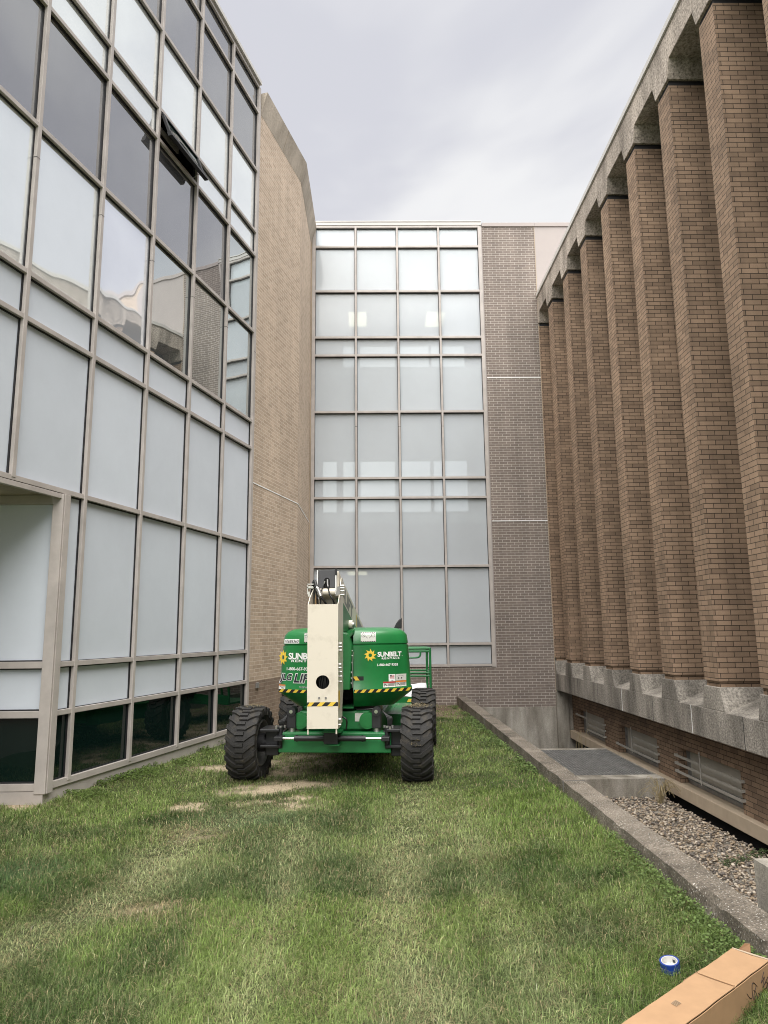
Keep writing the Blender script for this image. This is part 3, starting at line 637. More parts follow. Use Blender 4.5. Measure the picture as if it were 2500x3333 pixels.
def lawn_points():
    out = []
    for (y0, y1, dens) in ((2.6, 4.5, 15000), (4.5, 6.2, 10500), (6.2, 8.5, 5600), (8.5, 11.5, 2300), (11.5, 18, 1100)):
        xa, xb = -max(1.6, y1*.62)-.3, 1.96; A = (xb-xa)*(y1-y0); n = int(A*dens)
        out.append(np.stack([rng.uniform(xa, xb, n), rng.uniform(y0, y1, n)], -1))
    P = np.concatenate(out); x, y = P[:,0], P[:,1]
    # keep right of the facade line
    o = (x-EX)*nl.x + (y-EY)*nl.y; s = (x-EX)*dl.x + (y-EY)*dl.y
    ok = np.where(s > SK, o > .03, y < KY-.06) & np.where(y > 15.286, x > Fp.x+.02, True)
    d = 1 - bare(x, y)*np.where(y > 14.6, .985, .95); d *= 1 - .28*tracks(x, y)
    d *= .55 + .9*fbm(x, y, 2.5, 21)
    ok &= rng.uniform(0, 1, len(x)) < d
    ok &= np.hypot(x-1.515, y-4.03) > .062
    # under the lift
    return P[ok]
P2 = lawn_points(); gx, gy = P2[:,0], P2[:,1]; n = len(gx)
clump = fbm(gx, gy, 5, 31); big = fbm(gx, gy, 1.0, 41); tr = tracks(gx, gy); br = bare(gx, gy)
h = (.045 + .05*clump + .035*fbm(gx, gy, 1.7, 8))*rng.uniform(.4, 1.05, n)*(1-.38*tr)*(1-.3*br)
h *= np.where(gy > 8, .95, 1.0)
w_ = rng.uniform(.0018, .0038, n)*np.clip(gy/4.6, .85, 2.6)
flow = 2*math.pi*fbm(gx, gy, 1.6, 55)*2.2
az = flow + rng.normal(0, 1.6, n); lean = rng.uniform(.2, 1.35, n) + .3*tr; bend = rng.uniform(.0, .5, n)
dark, mid_, pale = np.array([.036,.076,.014]), np.array([.148,.218,.050]), np.array([.42,.455,.23])
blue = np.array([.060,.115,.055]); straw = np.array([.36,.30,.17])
t = np.clip((big-.42)*4.4 + (fbm(gx, gy, 2.6, 43)-.5)*1.6 + rng.normal(0, .2, n) + .30, 0, 1)[:,None]
col = dark*(1-t) + mid_*t
t2 = np.clip(.55*tr + .35*(fbm(gx, gy, .8, 77)-.45)*2 + rng.normal(0, .18, n), 0, 1)[:,None]; col = col*(1-t2) + pale*t2
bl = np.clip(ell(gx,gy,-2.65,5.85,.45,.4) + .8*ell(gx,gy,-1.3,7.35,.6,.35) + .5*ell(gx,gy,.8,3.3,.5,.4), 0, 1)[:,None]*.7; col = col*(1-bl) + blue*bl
ss = (rng.uniform(0, 1, n) < (.10 + .5*ell(gx, gy, -1.5, 5.05, .3, .2) + .4*ell(gx, gy, -1.72, 6.9, .3, .3) + .22*br + .12*tr + .10*(fbm(gx, gy, 2.2, 91) > .58))); col[ss] = straw*rng.uniform(.6, 1.15, (ss.sum(), 1))
lean[ss] += .3
col *= rng.lognormal(.02, .33, (n, 1)); col = np.minimum(col, .6)
P3 = np.stack([gx, gy, zg(gx, gy)-.004], -1)
g = blades(P3, h, w_, az, lean, bend, col, 'lawn_grass', 'grass'); tag(g, 'patchy green lawn grass with worn pale tracks', 'grass', kind='stuff')
# clover and weeds
def leaves(P, size, col, name, label, lift=(.01, .07)):
    n = len(P); V = []; F = []; k = 6
    ang = rng.uniform(0, 2*math.pi, n); tilt = rng.uniform(.1, .8, n); ta = rng.uniform(0, 2*math.pi, n)
    hh = rng.uniform(lift[0], lift[1], n)
    th = np.arange(k)*2*math.pi/k
    rx = np.cos(th)[None,:]*size[:,None]; ry = np.sin(th)[None,:]*size[:,None]*.8
    lx = rx*np.cos(ang)[:,None]-ry*np.sin(ang)[:,None]; ly = rx*np.sin(ang)[:,None]+ry*np.cos(ang)[:,None]
    lz = (lx*np.cos(ta)[:,None]+ly*np.sin(ta)[:,None])*np.sin(tilt)[:,None]
    V = np.stack([P[:,0:1]+lx, P[:,1:2]+ly, P[:,2:3]+hh[:,None]+lz], -1).reshape(-1, 3)
    F = (np.arange(n)[:,None]*k + np.arange(k)[None,:]).tolist()
    me = bpy.data.meshes.new(name); me.from_pydata(V.tolist(), [], F)
    cc = np.concatenate([np.repeat(col, k, 0), np.ones((n*k, 1))], 1); at = me.color_attributes.new('tint', 'FLOAT_COLOR', 'POINT'); at.data.foreach_set('color', cc.astype('f').ravel())
    me.materials.append(MT['leaf']); o = bpy.data.objects.new(name, me); C.objects.link(o); tag(o, label, 'weeds', kind='stuff'); return o
n = 11000; y = 3.9 + 13.5*rng.uniform(0, 1, n)**1.5; x = 1.96 - np.abs(rng.normal(0, .12, n))
ok = (x < 1.955) & (fbm(x, y, 1.5, 61) > .40 - .22*(y < 4.6)*(x > 1.6) + .1*(y > 6)); x, y = x[ok], y[ok]
leaves(np.stack([x, y, zg(x, y)+.02], -1), rng.uniform(.004, .010, len(x))*np.clip(y/6, 1, 1.7), np.array([[.115,.17,.05]])*rng.uniform(.6, 1.4, (len(x), 1))*np.array([[1,1,1]]), 'clover', 'bright green clover growing along the foot of the low concrete wall', (.0, .055))
n = 9000; s = rng.uniform(SK, 0, n); of = np.abs(rng.normal(0, .22, n))+.02; pts = np.array([tuple(LP(a, b, 0)) for a, b in zip(s, of)]); ok = fbm(pts[:,0], pts[:,1], 2, 71) > .44; pts = pts[ok]
pts[:,2] = zg(pts[:,0], pts[:,1])+.02
leaves(pts, rng.uniform(.007, .014, len(pts)), np.array([[.10,.15,.035]])*rng.uniform(.6, 1.4, (len(pts), 1)), 'low_weeds', 'short leafy weeds growing along the foot of the glass facade', (.0, .05))
# pebbles
def pebbles():
    bm = bmesh.new(); bmesh.ops.create_icosphere(bm, subdivisions=2, radius=1); bv = np.array([v.co[:] for v in bm.verts]); bf = np.array([[v.index for v in f.verts] for f in bm.faces]); bm.free()
    n = 19000; x = rng.uniform(2.25, XW-.13, n); y = rng.uniform(4.3, 12.12, n); z = -.945 + rng.uniform(0, .05, n) + .03*fbm(x, y, 1.5, 3)
    a = rng.uniform(.009, .021, n)*rng.uniform(.8, 1.3, n); sx = a*rng.uniform(1.0, 1.5, n); sy = a*rng.uniform(.75, 1.0, n); sz = a*rng.uniform(.45, .75, n)
    ang = rng.uniform(0, math.pi*2, n); tl = rng.normal(0, .3, n)
    v = bv[None]*np.stack([sx, sy, sz], -1)[:,None,:]
    v = v*(1+.12*np.sin(bv[None,:,0]*3+ang[:,None])[...,None])
    X = v[...,0]*np.cos(tl)[:,None]-v[...,2]*np.sin(tl)[:,None]; Z = v[...,0]*np.sin(tl)[:,None]+v[...,2]*np.cos(tl)[:,None]; Y = v[...,1]
    X2 = X*np.cos(ang)[:,None]-Y*np.sin(ang)[:,None]; Y2 = X*np.sin(ang)[:,None]+Y*np.cos(ang)[:,None]
    V = np.stack([X2+x[:,None], Y2+y[:,None], Z+z[:,None]], -1).reshape(-1, 3); m_ = len(bv)
    F = (bf[None]+(np.arange(n)*m_)[:,None,None]).reshape(-1, 3)
    me = bpy.data.meshes.new('pebbles'); me.vertices.add(len(V)); me.vertices.foreach_set('co', V.astype('f').ravel())
    me.loops.add(len(F)*3); me.loops.foreach_set('vertex_index', F.astype('i').ravel()); me.polygons.add(len(F)); me.polygons.foreach_set('loop_start', (np.arange(len(F))*3).astype('i'))
    try: me.polygons.foreach_set('loop_total', np.full(len(F), 3, 'i'))
    except Exception: pass
    me.update(calc_edges=True); me.polygons.foreach_set('use_smooth', np.ones(len(F), bool))
    base = np.array([[.34,.29,.23],[.22,.185,.155],[.46,.41,.35],[.28,.22,.16],[.14,.125,.115]])[rng.integers(0, 5, n)]*rng.uniform(.75, 1.1, (n, 1))*np.array([[1, .97, .92]])
    cc = np.repeat(np.concatenate([base, np.ones((n,1))], 1), m_, 0); at = me.color_attributes.new('tint', 'FLOAT_COLOR', 'POINT'); at.data.foreach_set('color', cc.astype('f').ravel())
    me.materials.append(MT['pebble']); o = bpy.data.objects.new('pebbles', me); C.objects.link(o); tag(o, 'bed of rounded grey and tan river pebbles in the sunken area', 'pebbles', kind='stuff')
pebbles()
n = 380; x = rng.uniform(3.95, 4.75, n); y = 8.9+(x-4.3)*.6+rng.normal(0, .06, n); leaves(np.stack([x, y, np.full(n, -.90)], -1), rng.uniform(.008, .016, n), np.array([[.07,.10,.04]])*rng.uniform(.6, 1.3, (n, 1)), 'creeping_weed', 'thin green creeping weed crossing the river pebbles', (.01, .05))
# dry weeds
def dry_plant(name, x, y, z, nst, hmax, spread, label):
    mb = MB(); rr = random.Random(int(x*100+y*10))
    for i in range(nst):
        a = rr.uniform(0, 6.28); r_ = rr.uniform(.2, 1)*spread; hh = hmax*rr.uniform(.5, 1); c = rr.uniform(.2, 1)
        mb.tube([(x+rr.uniform(-.03,.03), y+rr.uniform(-.03,.03), z), (x+math.cos(a)*r_*.3, y+math.sin(a)*r_*.3, z+hh*.6), (x+math.cos(a)*r_*.8, y+math.sin(a)*r_*.8, z+hh), (x+math.cos(a)*r_*1.2, y+math.sin(a)*r_*1.2, z+hh*(1-.5*c))], .0035, 4)
    o = mb.build(name, 'grasstuft'); tag(o, label, 'plant'); return o
dry_plant('dry_weed', 4.45, 11.75, -.93, 46, .42, .3, 'tangled dry brown weed at the near end of the grate curb')
dry_plant('dried_plant', 4.5, 16.1, -1.35, 5, 1.15, .16, 'tall thin dried weed stems standing in front of the far basement window')

# ================================================================ TEXT HELPER
def text_data(s, size, offset=0.0, shear=0.0, sx=1.0, space=1.0):
    cu = bpy.data.curves.new('txt', 'FONT'); cu.body = s; cu.size = 1; cu.offset = offset; cu.shear = shear; cu.space_character = space
    cu.resolution_u = 3; cu.fill_mode = 'FRONT'
    o = bpy.data.objects.new('txt', cu); C.objects.link(o); bpy.context.view_layer.update()
    me = bpy.data.meshes.new_from_object(o.evaluated_get(bpy.context.evaluated_depsgraph_get()))
    bpy.data.objects.remove(o); bpy.data.curves.remove(cu)
    vs = [(v.co.x, v.co.y) for v in me.vertices]; fs = [tuple(p.vertices) for p in me.polygons]; bpy.data.meshes.remove(me)
    x0 = min(v[0] for v in vs); x1 = max(v[0] for v in vs); y0 = min(v[1] for v in vs); y1 = max(v[1] for v in vs)
    return [((v[0]-x0)/(x1-x0), (v[1]-y0)/(y1-y0)) for v in vs], fs
def put_text(mb, s, x0, x1, z0, z1, mapf, **kw):     # text stretched to the rectangle, mapped on a surface
    vs, fs = text_data(s, 1, **kw)
    mb.add([mapf(x0+(x1-x0)*a, z0+(z1-z0)*b) for a, b in vs], fs)

# ================================================================ BOOM LIFT
YAW = R(5.5); O = Vector((-.53, 9.3, 0))
LFT = thing('boom_lift', 'green and cream telescopic boom lift with big lugged tyres parked on the lawn', 'boom lift', tuple(O), -YAW)
TL = Matrix.Translation(O) @ Matrix.Rotation(-YAW, 4, 'Z')
def LM(): m = MB(); m.T = TL; return m
def MBW(): return MB()
# ---- wheels
TR, TW = .452, .185
def tyre_meshes():
    car = MB(); prof = [(-.12, .27), (-.165, .30), (-TW+.005, .36), (-TW+.003, .405), (-.15, .423), (-.08, .430), (0, .431), (.08, .430), (.15, .423), (TW-.003, .405), (TW-.005, .36), (.165, .30), (.12, .27)]
    n = 56; rings = [[Vector((x, r*math.cos(2*math.pi*i/n), r*math.sin(2*math.pi*i/n))) for i in range(n)] for x, r in prof]
    rings.append(rings[0]); car.loft(rings, smooth=True, cap=False)
    def P(u, th, r): return Vector((u, r*math.sin(th), -r*math.cos(th)))
    NL = 21
    for k in range(NL):
        for side in (1, -1):
            t0 = 2*math.pi*(k + (.5 if side < 0 else 0))/NL
            hw = .026/TR
            path = [(-.045*side, 0), (.055*side, 0), (.115*side, -.045/TR), (TW*side*1.0, -.100/TR)]
            for (ua, ta), (ub, tb) in zip(path[:-1], path[1:]):
                steps = 2; hw = (.024 if abs(ub) < .06 else .033)/TR
                for q in range(steps):
                    f0, f1 = q/steps, (q+1)/steps
                    u0, u1, a0, a1 = ua+(ub-ua)*f0, ua+(ub-ua)*f1, ta+(tb-ta)*f0+t0, ta+(tb-ta)*f1+t0
                    e0 = TR-.022*max(0, (abs(u0)-.12)/.065); e1 = TR-.022*max(0, (abs(u1)-.12)/.065)
                    b = [P(u0, a0-hw*1.15, .418), P(u1, a1-hw*1.15, .412), P(u1, a1+hw*1.15, .412), P(u0, a0+hw*1.15, .418), P(u0, a0-hw*.8, e0), P(u1, a1-hw*.8, e1), P(u1, a1+hw*.8, e1), P(u0, a0+hw*.8, e0)]
                    fs = [(4,5,6,7),(0,1,5,4),(2,3,7,6),(1,2,6,5),(3,0,4,7)]
                    if side < 0: fs = [f[::-1] for f in fs]
                    car.add(b, fs)
            # shoulder end of the lug running down the sidewall
            ta = path[-1][1] + t0; u = TW*side
            b = [P(u, ta-hw*1.1, .34), P(u+.004*side, ta-hw*.9, .432), P(u+.004*side, ta+hw*.9, .432), P(u, ta+hw*1.1, .34)]
            car.prism(b, (-.01*side, 0, 0))
    rim = MB()
    for sd in (1, -1):
        pr_ = [(.15, .285), (.165, .27), (.16, .262), (.10, .245), (.02, .235), (.015, .12), (.045, .11), (.05, .0)]
        n = 36; rings = [[Vector((sd*x, r*math.cos(2*math.pi*i/n), r*math.sin(2*math.pi*i/n))) for i in range(n)] for x, r in pr_[:-1]]
        if sd < 0: rings = [r[::-1] for r in rings]
        rim.loft(rings, smooth=True, cap=False)
        c = rings[-1]; rim.add(c, [tuple(range(len(c)))])
        for i in range(9):
            a = 2*math.pi*i/9; rim.cyl((sd*.02, .17*math.cos(a), .17*math.sin(a)), (sd*.045, .17*math.cos(a), .17*math.sin(a)), .014, n=6)
    return rim, car
rimb, carb = tyre_meshes()
w0 = rimb.build('wheel', 'rim', LFT); ty0 = carb.build('tyre', 'rubber', w0)
wheel_at = [((-1.06, 0, TR-.02), R(-3.5), .0), ((1.05, -.02, TR-.02), R(0), .11), ((-1.06, 2.75, TR-.02), 0, .07), ((1.05, 2.75, TR-.02), 0, .2)]
for i, (p, rz, rx) in enumerate(wheel_at):
    if i == 0: wo_, to_ = w0, ty0
    else:
        wo_ = w0.copy(); C.objects.link(wo_); wo_.parent = LFT; to_ = ty0.copy(); C.objects.link(to_); to_.parent = wo_
    wo_.location = p; wo_.rotation_euler = (rx, 0, rz)
# hay caught on the tread of the right front tyre
def hay(cx, cy, cz, sx, sy, sz, n, ln, seed, name='caught_grass', mt='grasstuft'):
    rr = random.Random(seed); mb = LM()
    for _ in range(n):
        p = Vector((cx+rr.gauss(0, sx), cy+rr.gauss(0, sy), cz+abs(rr.gauss(0, sz)))); a = rr.uniform(0, 6.28); l = rr.uniform(.4, 1)*ln
        d = Vector((math.cos(a)*l, math.sin(a)*l*.5, rr.uniform(-.5, .5)*l)); s_ = Vector((-math.sin(a), math.cos(a), 0))*.0018
        mb.add([p-s_, p+s_, p+d+s_*.3, p+d-s_*.3], [(0,1,2,3)])
    return mb.build(name, mt, LFT, LFT)
hay(1.03, -.05, .885, .085, .09, .008, 420, .05, 1)
hay(1.04, -.46, .47, .04, .012, .03, 150, .035, 2)
hay(-1.02, -.02, .885, .07, .1, .006, 160, .05, 3)
# ---- chassis
m = LM(); m.box(-.65, .735, -.235, -.02, .345, .585); m.build('axle_beam', 'green_dull', LFT, LFT, .012)
m = LM(); m.box(-.42, .46, -.10, .25, .60, .822); m.box(-.5, .55, .25, 2.9, .42, .72); m.box(-.9, .9, 2.5, 2.95, .36, .63); m.build('chassis', 'green_dull', LFT, LFT, .015)
m = LM(); m.box(.52, .80, 1.4, 2.6, .38, .62); m.build('chassis_box', 'green_dull', LFT, LFT, .012)
m = LM(); m.box(-.75, -.5, 1.4, 2.6, .38, .62); m.build('chassis_box', 'green_dull', LFT, LFT, .012)
for sx in (-.40, .44):
    m = LM(); m.cyl((sx, -.16, .715), (sx, -.085, .715), .10, n=28); m.cyl((sx, -.165, .715), (sx, -.16, .715), .075, n=28); m.build('pivot_ring', 'green', LFT, LFT, .005)
m = LM(); m.box(.28, .40, -.104, -.101, .70, .80); m.build('decal', 'decal', LFT, LFT)
# oscillation cylinders
for sx in (-.50, .555):
    m = LM(); m.box(sx-.055, sx+.055, -.20, -.08, .63, .80); m.cyl((sx, -.22, .83), (sx, -.06, .83), .055, n=20); m.build('oscillation_cylinder', 'blackm', LFT, LFT, .008)
    m = LM(); m.cyl((sx, -.14, .585), (sx, -.14, .63), .043, n=20); m.build('cylinder_rod', 'steel', LFT, LFT)
    m = LM(); m.cyl((sx, -.232, .83), (sx, -.219, .83), .022, n=16); m.build('pin', 'chrome', LFT, LFT)
# steering cylinder with chromed rods
m = LM(); m.cyl((-.43, -.34, .530), (-.03, -.34, .530), .034, n=20); m.cyl((.08, -.34, .530), (.44, -.34, .530), .034, n=20); m.box(-.06, .11, -.40, -.236, .47, .60)
for x in (-.40, -.07, .12, .40): m.cyl((x, -.34, .49), (x, -.34, .57), .012, n=8)
m.build('steering_cylinder', 'blackm', LFT, LFT, .004)
m = LM(); m.box(-.08, .15, -.41, -.2, .602, .618); m.box(-.03, .13, -.42, -.25, .455, .468); m.build('cylinder_bracket', 'green_dull', LFT, LFT, .003)
m = LM(); m.cyl((-.62, -.34, .530), (-.43, -.34, .530), .014, n=14); m.cyl((.44, -.34, .530), (.67, -.34, .530), .014, n=14); m.build('steering_rod', 'chrome', LFT, LFT)
for sd in (-1, 1):       # steering knuckles
    m = LM(); q = lambda a: .03 + sd*(a)
    def bx(x0, x1, *r): a_, b_ = sorted((q(x0), q(x1))); m.box(a_, b_, *r)
    bx(.66, .90, -.30, .06, .600, .632); bx(.64, .90, -.28, .04, .41, .44); bx(.70, .86, -.16, .06, .30, .60); bx(.61, .69, -.22, .0, .44, .60); bx(.60, .70, -.40, -.22, .505, .555)
    m.cyl((q(.66), -.22, .40), (q(.66), -.22, .645), .035, n=16); m.cyl((q(.80), 0, .43), (q(.98), 0, .43), .11, n=24)
    m.build('steering_knuckle', 'blackm', LFT, LFT, .006)
    for (dx, dy) in ((.66, -.22), (.72, -.15), (.62, -.15), (.70, -.28)): LM().cyl((q(dx), dy, .632), (q(dx), dy, .66), .018 if dx != .66 else .03, n=8).build('bolt', 'steel', LFT, LFT)
m = LM()
for k in range(5):
    m.tube([(-.55-.02*k, -.1, .80-.02*k), (-.60-.015*k, -.16, .70), (-.63, -.13, .60)], .008, 6)
    m.tube([(.62+.02*k, -.06, .82-.015*k), (.68+.015*k, -.10, .74), (.69+.01*k, -.10, .62)], .008, 6)
m.tube([(.14, -.42, .80), (.22, -.44, .76), (.21, -.40, .64)], .010, 8); m.tube([(.30, -.12, .845), (.42, -.16, .85), (.56, -.16, .86)], .009, 6); m.build('hose', 'hose', LFT, LFT)
m = LM(); m.cyl((0, 1.2, .72), (0, 1.2, .90), .46, n=40); m.build('slew_ring', 'blackm', LFT, LFT)
m = LM(); m.cyl((.48, 1.1, .60), (.48, 1.1, .88), .04, n=24); m.build('post', 'cream', LFT, LFT, .004)

# ---- turntable hoods (world measured): plan arc about (HX, HY)
HX, HY, HR = -.42, 10.35, 1.3
ZH = [.87, 1.03, 1.05, 1.09, 1.115, 1.35, 1.622, 1.630, 1.638, 1.648, 1.75, 1.80, 1.835, 1.85]
IH = [.20, .02, 0, 0, .018, .026, .045, .060, .060, .045, .06, .10, .17, .30]
def hins(z): return float(np.interp(z, ZH, IH))
def hy(x, z): return HY - math.sqrt(max((HR-hins(z))**2 - (x-HX)**2, .01))
def hood(xi, xo, name):
    sd = 1 if xo > xi else -1
    prof = []
    for a, b in zip(range(len(ZH)-1), range(1, len(ZH))):
        prof.append((ZH[a], IH[a]))
    prof.append((ZH[-1], IH[-1])); rings = []
    for z, ins in prof:
        xo_ = xo - sd*ins*(1.0 if z > 1.03 else 1.15); rc = .10; Rr = HR-ins; ring = []
        xe = xo_ - sd*rc
        for i in range(13):
            x = xi + (xe-xi)*i/12; ring.append(Vector((x, HY-math.sqrt(Rr*Rr-(x-HX)**2), z)))
        p0 = ring[-1]; yc = HY-math.sqrt(max(Rr*Rr-(xo_-HX)**2, .01)); tv = (ring[-1]-ring[-2]).normalized(); p1 = p0 + tv*rc*1.0; p1.x = xo_; p2 = Vector((xo_, p1.y+rc*1.2, z))
        for i in range(1, 7):
            t = i/6; ring.append(p0*(1-t)**2 + p1*2*t*(1-t) + p2*t*t)
        ring += [Vector((xo_, 10.3, z)), Vector((xo_, 11.2-ins, z)), Vector((xi, 11.2-ins, z))]
        if sd < 0: ring = ring[::-1]
        rings.append(ring)
    m = MB(); m.loft(rings, smooth=True, cap=True); o = m.build(name, 'green', LFT, LFT)
    return o
hood(-.277, .472, 'engine_hood'); hood(-.64, -1.240, 'tank_hood')
# flatten the shading on hard ends
for o in C.objects:
    if o.name in ('engine_hood', 'tank_hood'):
        try:
            md = o.modifiers.new('edges', 'EDGE_SPLIT'); md.split_angle = R(38)
        except Exception: pass
hm = lambda d: (lambda x, z: Vector((x, hy(x, z)-d, z)))
def part(mb, name, mt, label=None, parent=None): return mb.build(name, mt, parent or LFT, LFT, label=label)
def patch(mb, x0, x1, z0, z1, d, n=6, skew=0):
    f = hm(d); nz = 5
    for i in range(n):
        for j in range(nz):
            a, b = x0+(x1-x0)*i/n, x0+(x1-x0)*(i+1)/n; c, e = z0+(z1-z0)*j/nz, z0+(z1-z0)*(j+1)/nz
            mb.add([f(a, c), f(b, c), f(b, e), f(a, e)], [(0,1,2,3)])
def sun_emblem(mb, cx, cz, r, d, sx=1):
    pts = []; nt_ = 9
    for i in range(nt_):
        a0 = 2*math.pi*i/nt_ + math.pi/2; a1 = a0 + 2*math.pi/nt_*.62
        a1 = a0 + 2*math.pi/nt_*.16; a2 = a0 + 2*math.pi/nt_*.6
        pts += [(cx+sx*r*math.cos(a0), cz+r*math.sin(a0)), (cx+sx*.60*r*math.cos(a1), cz+.60*r*math.sin(a1)), (cx+sx*.72*r*math.cos(a2), cz+.72*r*math.sin(a2))]
    n = len(pts); inner = [(cx+sx*.28*r*math.cos(2*math.pi*i/n+math.pi/2), cz+.28*r*math.sin(2*math.pi*i/n+math.pi/2)) for i in range(n)]
    f = hm(d); mb.add([f(*p) for p in pts]+[f(*p) for p in inner], [((i+1) % n, i, n+i, n+(i+1) % n) for i in range(n)])
m = MB(); sun_emblem(m, -.066, 1.503, .080, .004); part(m, 'sun_emblem', 'yellow'); m = MB(); sun_emblem(m, -1.182, 1.482, .098, .004, .66); part(m, 'sun_emblem', 'yellow')
m = MB(); put_text(m, 'SUNBELT', .026, .333, 1.481, 1.543, hm(.004), offset=.028, space=.92); put_text(m, 'RENTALS', .078, .304, 1.448, 1.473, hm(.004), offset=.03, space=1.25); put_text(m, '1-800-667-9328', .022, .285, 1.367, 1.398, hm(.004), offset=.022)
m.cyl(hm(.003)(.341, 1.487), hm(.005)(.341, 1.487), .004, n=8); part(m, 'lettering', 'white')
m = MB(); put_text(m, 'SUNBELT', -1.106, -.700, 1.458, 1.540, hm(.004), offset=.028, space=.92); put_text(m, 'RENTALS', -1.066, -.72, 1.424, 1.456, hm(.004), offset=.03, space=1.25); put_text(m, '1-800-667-9328', -1.127, -.795, 1.322, 1.362, hm(.004), offset=.022)
part(m, 'lettering', 'white')
for (s_, x0, x1) in (('JLG', -1.222, -1.052), ('LIFT', -1.030, -.73)):
    m = MB(); put_text(m, s_, x0-.008, x1+.008, 1.166, 1.289, hm(.0035), offset=.055, shear=.25); part(m, 'lettering_outline', 'white')
    m = MB(); put_text(m, s_, x0, x1, 1.174, 1.281, hm(.0055), offset=.025, shear=.25); part(m, 'lettering', 'navy')
m = MB(); put_text(m, 'www.j', -.956, -.83, 1.100, 1.134, hm(.004), offset=.03, shear=.1); part(m, 'lettering', 'white')
m = MB(); put_text(m, 'www.j', -.954, -.832, 1.103, 1.131, hm(.0055), offset=.004, shear=.1); part(m, 'lettering', 'navy')
m = MB(); patch(m, -1.168, -.966, 1.656, 1.711, .003); part(m, 'number_plate', 'white'); m = MB(); put_text(m, '10688360', -1.160, -.974, 1.664, 1.702, hm(.006), offset=.004, shear=.15); part(m, 'number', 'blackv')
# warning decals
def decal(x0, x1, z0, z1, head=None, kind='text'):
    m = MB(); patch(m, x0, x1, z0, z1, .003, 3); b = part(m, 'warning_decal', 'decal')
    if head: m = MB(); patch(m, x0, x1, z1-(z1-z0)*.24, z1, .0045, 3); part(m, 'header', head, parent=b)
    m = MB(); f = hm(.0045)
    if kind == 'text':
        for i in range(5):
            zz = z0+(z1-z0)*(.12+.12*i); xl = x0+(x1-x0)*.42; m.add([f(xl, zz), f(x1-.01-.01*(i % 2), zz), f(x1-.01-.01*(i % 2), zz+(z1-z0)*.045), f(xl, zz+(z1-z0)*.045)], [(0,1,2,3)])
        m.add([f(x0+.012, z0+.012), f(x0+.018, z0+.012), f(x0+.018, z1-.022), f(x0+.012, z1-.022)], [(0,1,2,3)])
        m.add([f(x0+.02, z1-.026), f(x0+.026, z1-.022), f(x0+.055, z0+.018), f(x0+.048, z0+.016)], [(0,1,2,3)])
    elif kind == 'wheels':
        for cx in (x0+.032, x0+.072): m.add([f(cx+.009*math.cos(a), z0+.030+.009*math.sin(a)) for a in [i*math.pi/5 for i in range(10)]], [tuple(range(10))])
        for i in range(9): m.add([f(x0+.02+.009*i, z0+.050+.012*math.sin(i*.39)), f(x0+.026+.009*i, z0+.050+.012*math.sin(i*.39)), f(x0+.026+.009*i, z0+.0535+.012*math.sin(i*.39)), f(x0+.02+.009*i, z0+.0535+.012*math.sin(i*.39))], [(0,1,2,3)])
    elif kind == 'arms':
        def ringf(cx, cz, r0, r1):
            n = 20; m.add([f(cx+r0*math.cos(2*math.pi*i/n), cz+r0*math.sin(2*math.pi*i/n)) for i in range(n)]+[f(cx+r1*math.cos(2*math.pi*i/n), cz+r1*math.sin(2*math.pi*i/n)) for i in range(n)], [((i+1) % n, i, n+i, n+(i+1) % n) for i in range(n)])
        ringf(x0+.032, z1-.040, .024, .021); ringf(x1-.034, z1-.040, .024, .021)
        m.add([f(x0+.048, z1-.038), f(x0+.052, z1-.036), f(x0+.088, z0+.042), f(x0+.082, z0+.042)], [(0,1,2,3)]); m.add([f(x1-.055, z1-.040), f(x1-.052, z1-.043), f(x1-.083, z0+.040), f(x1-.086, z0+.044)], [(0,1,2,3)])
        m.add([f(x0+.018, z1-.03), f(x0+.021, z1-.027), f(x0+.048, z1-.053), f(x0+.045, z1-.056)], [(0,1,2,3)])
        for i in range(8):
            xa = x0+(x1-x0)*i/8
            for zz in (z0, z1-.008): m.add([f(xa, zz), f(xa+.012, zz), f(xa+.016, zz+.008), f(xa+.004, zz+.008)], [(0,1,2,3)])
    part(m, 'print', 'blackv', parent=b)
decal(.092, .249, 1.106, 1.174, 'red'); decal(.254, .390, 1.109, 1.179, 'orange'); decal(.257, .391, 1.182, 1.262, None, 'wheels'); decal(-1.232, -1.143, 1.086, 1.145, 'orange')
decal(-.184, .006, 1.671, 1.790, None, 'arms'); decal(-.90, -.72, 1.668, 1.788, None, 'arms')
m = MB(); patch(m, .163, .249, 1.176, 1.264, .003, 3); b = part(m, 'flag_decal', 'white')
m = MB(); f = hm(.0045)
for i in range(4): m.add([f(.204 if i > 1 else .180, 1.222+.0075*i), f(.236, 1.222+.0075*i), f(.236, 1.2258+.0075*i), f(.204 if i > 1 else .180, 1.2258+.0075*i)], [(0,1,2,3)])
m.add([f(.18, 1.208), f(.236, 1.208), f(.236, 1.211), f(.18, 1.211)], [(0,1,2,3)]); part(m, 'stripes', 'red', parent=b)
m = MB(); m.add([f(.180, 1.237), f(.203, 1.237), f(.203, 1.252), f(.180, 1.252)], [(0,1,2,3)]); put_text(m, 'USA', .193, .222, 1.182, 1.192, f, offset=.01); part(m, 'canton', 'navy', parent=b)
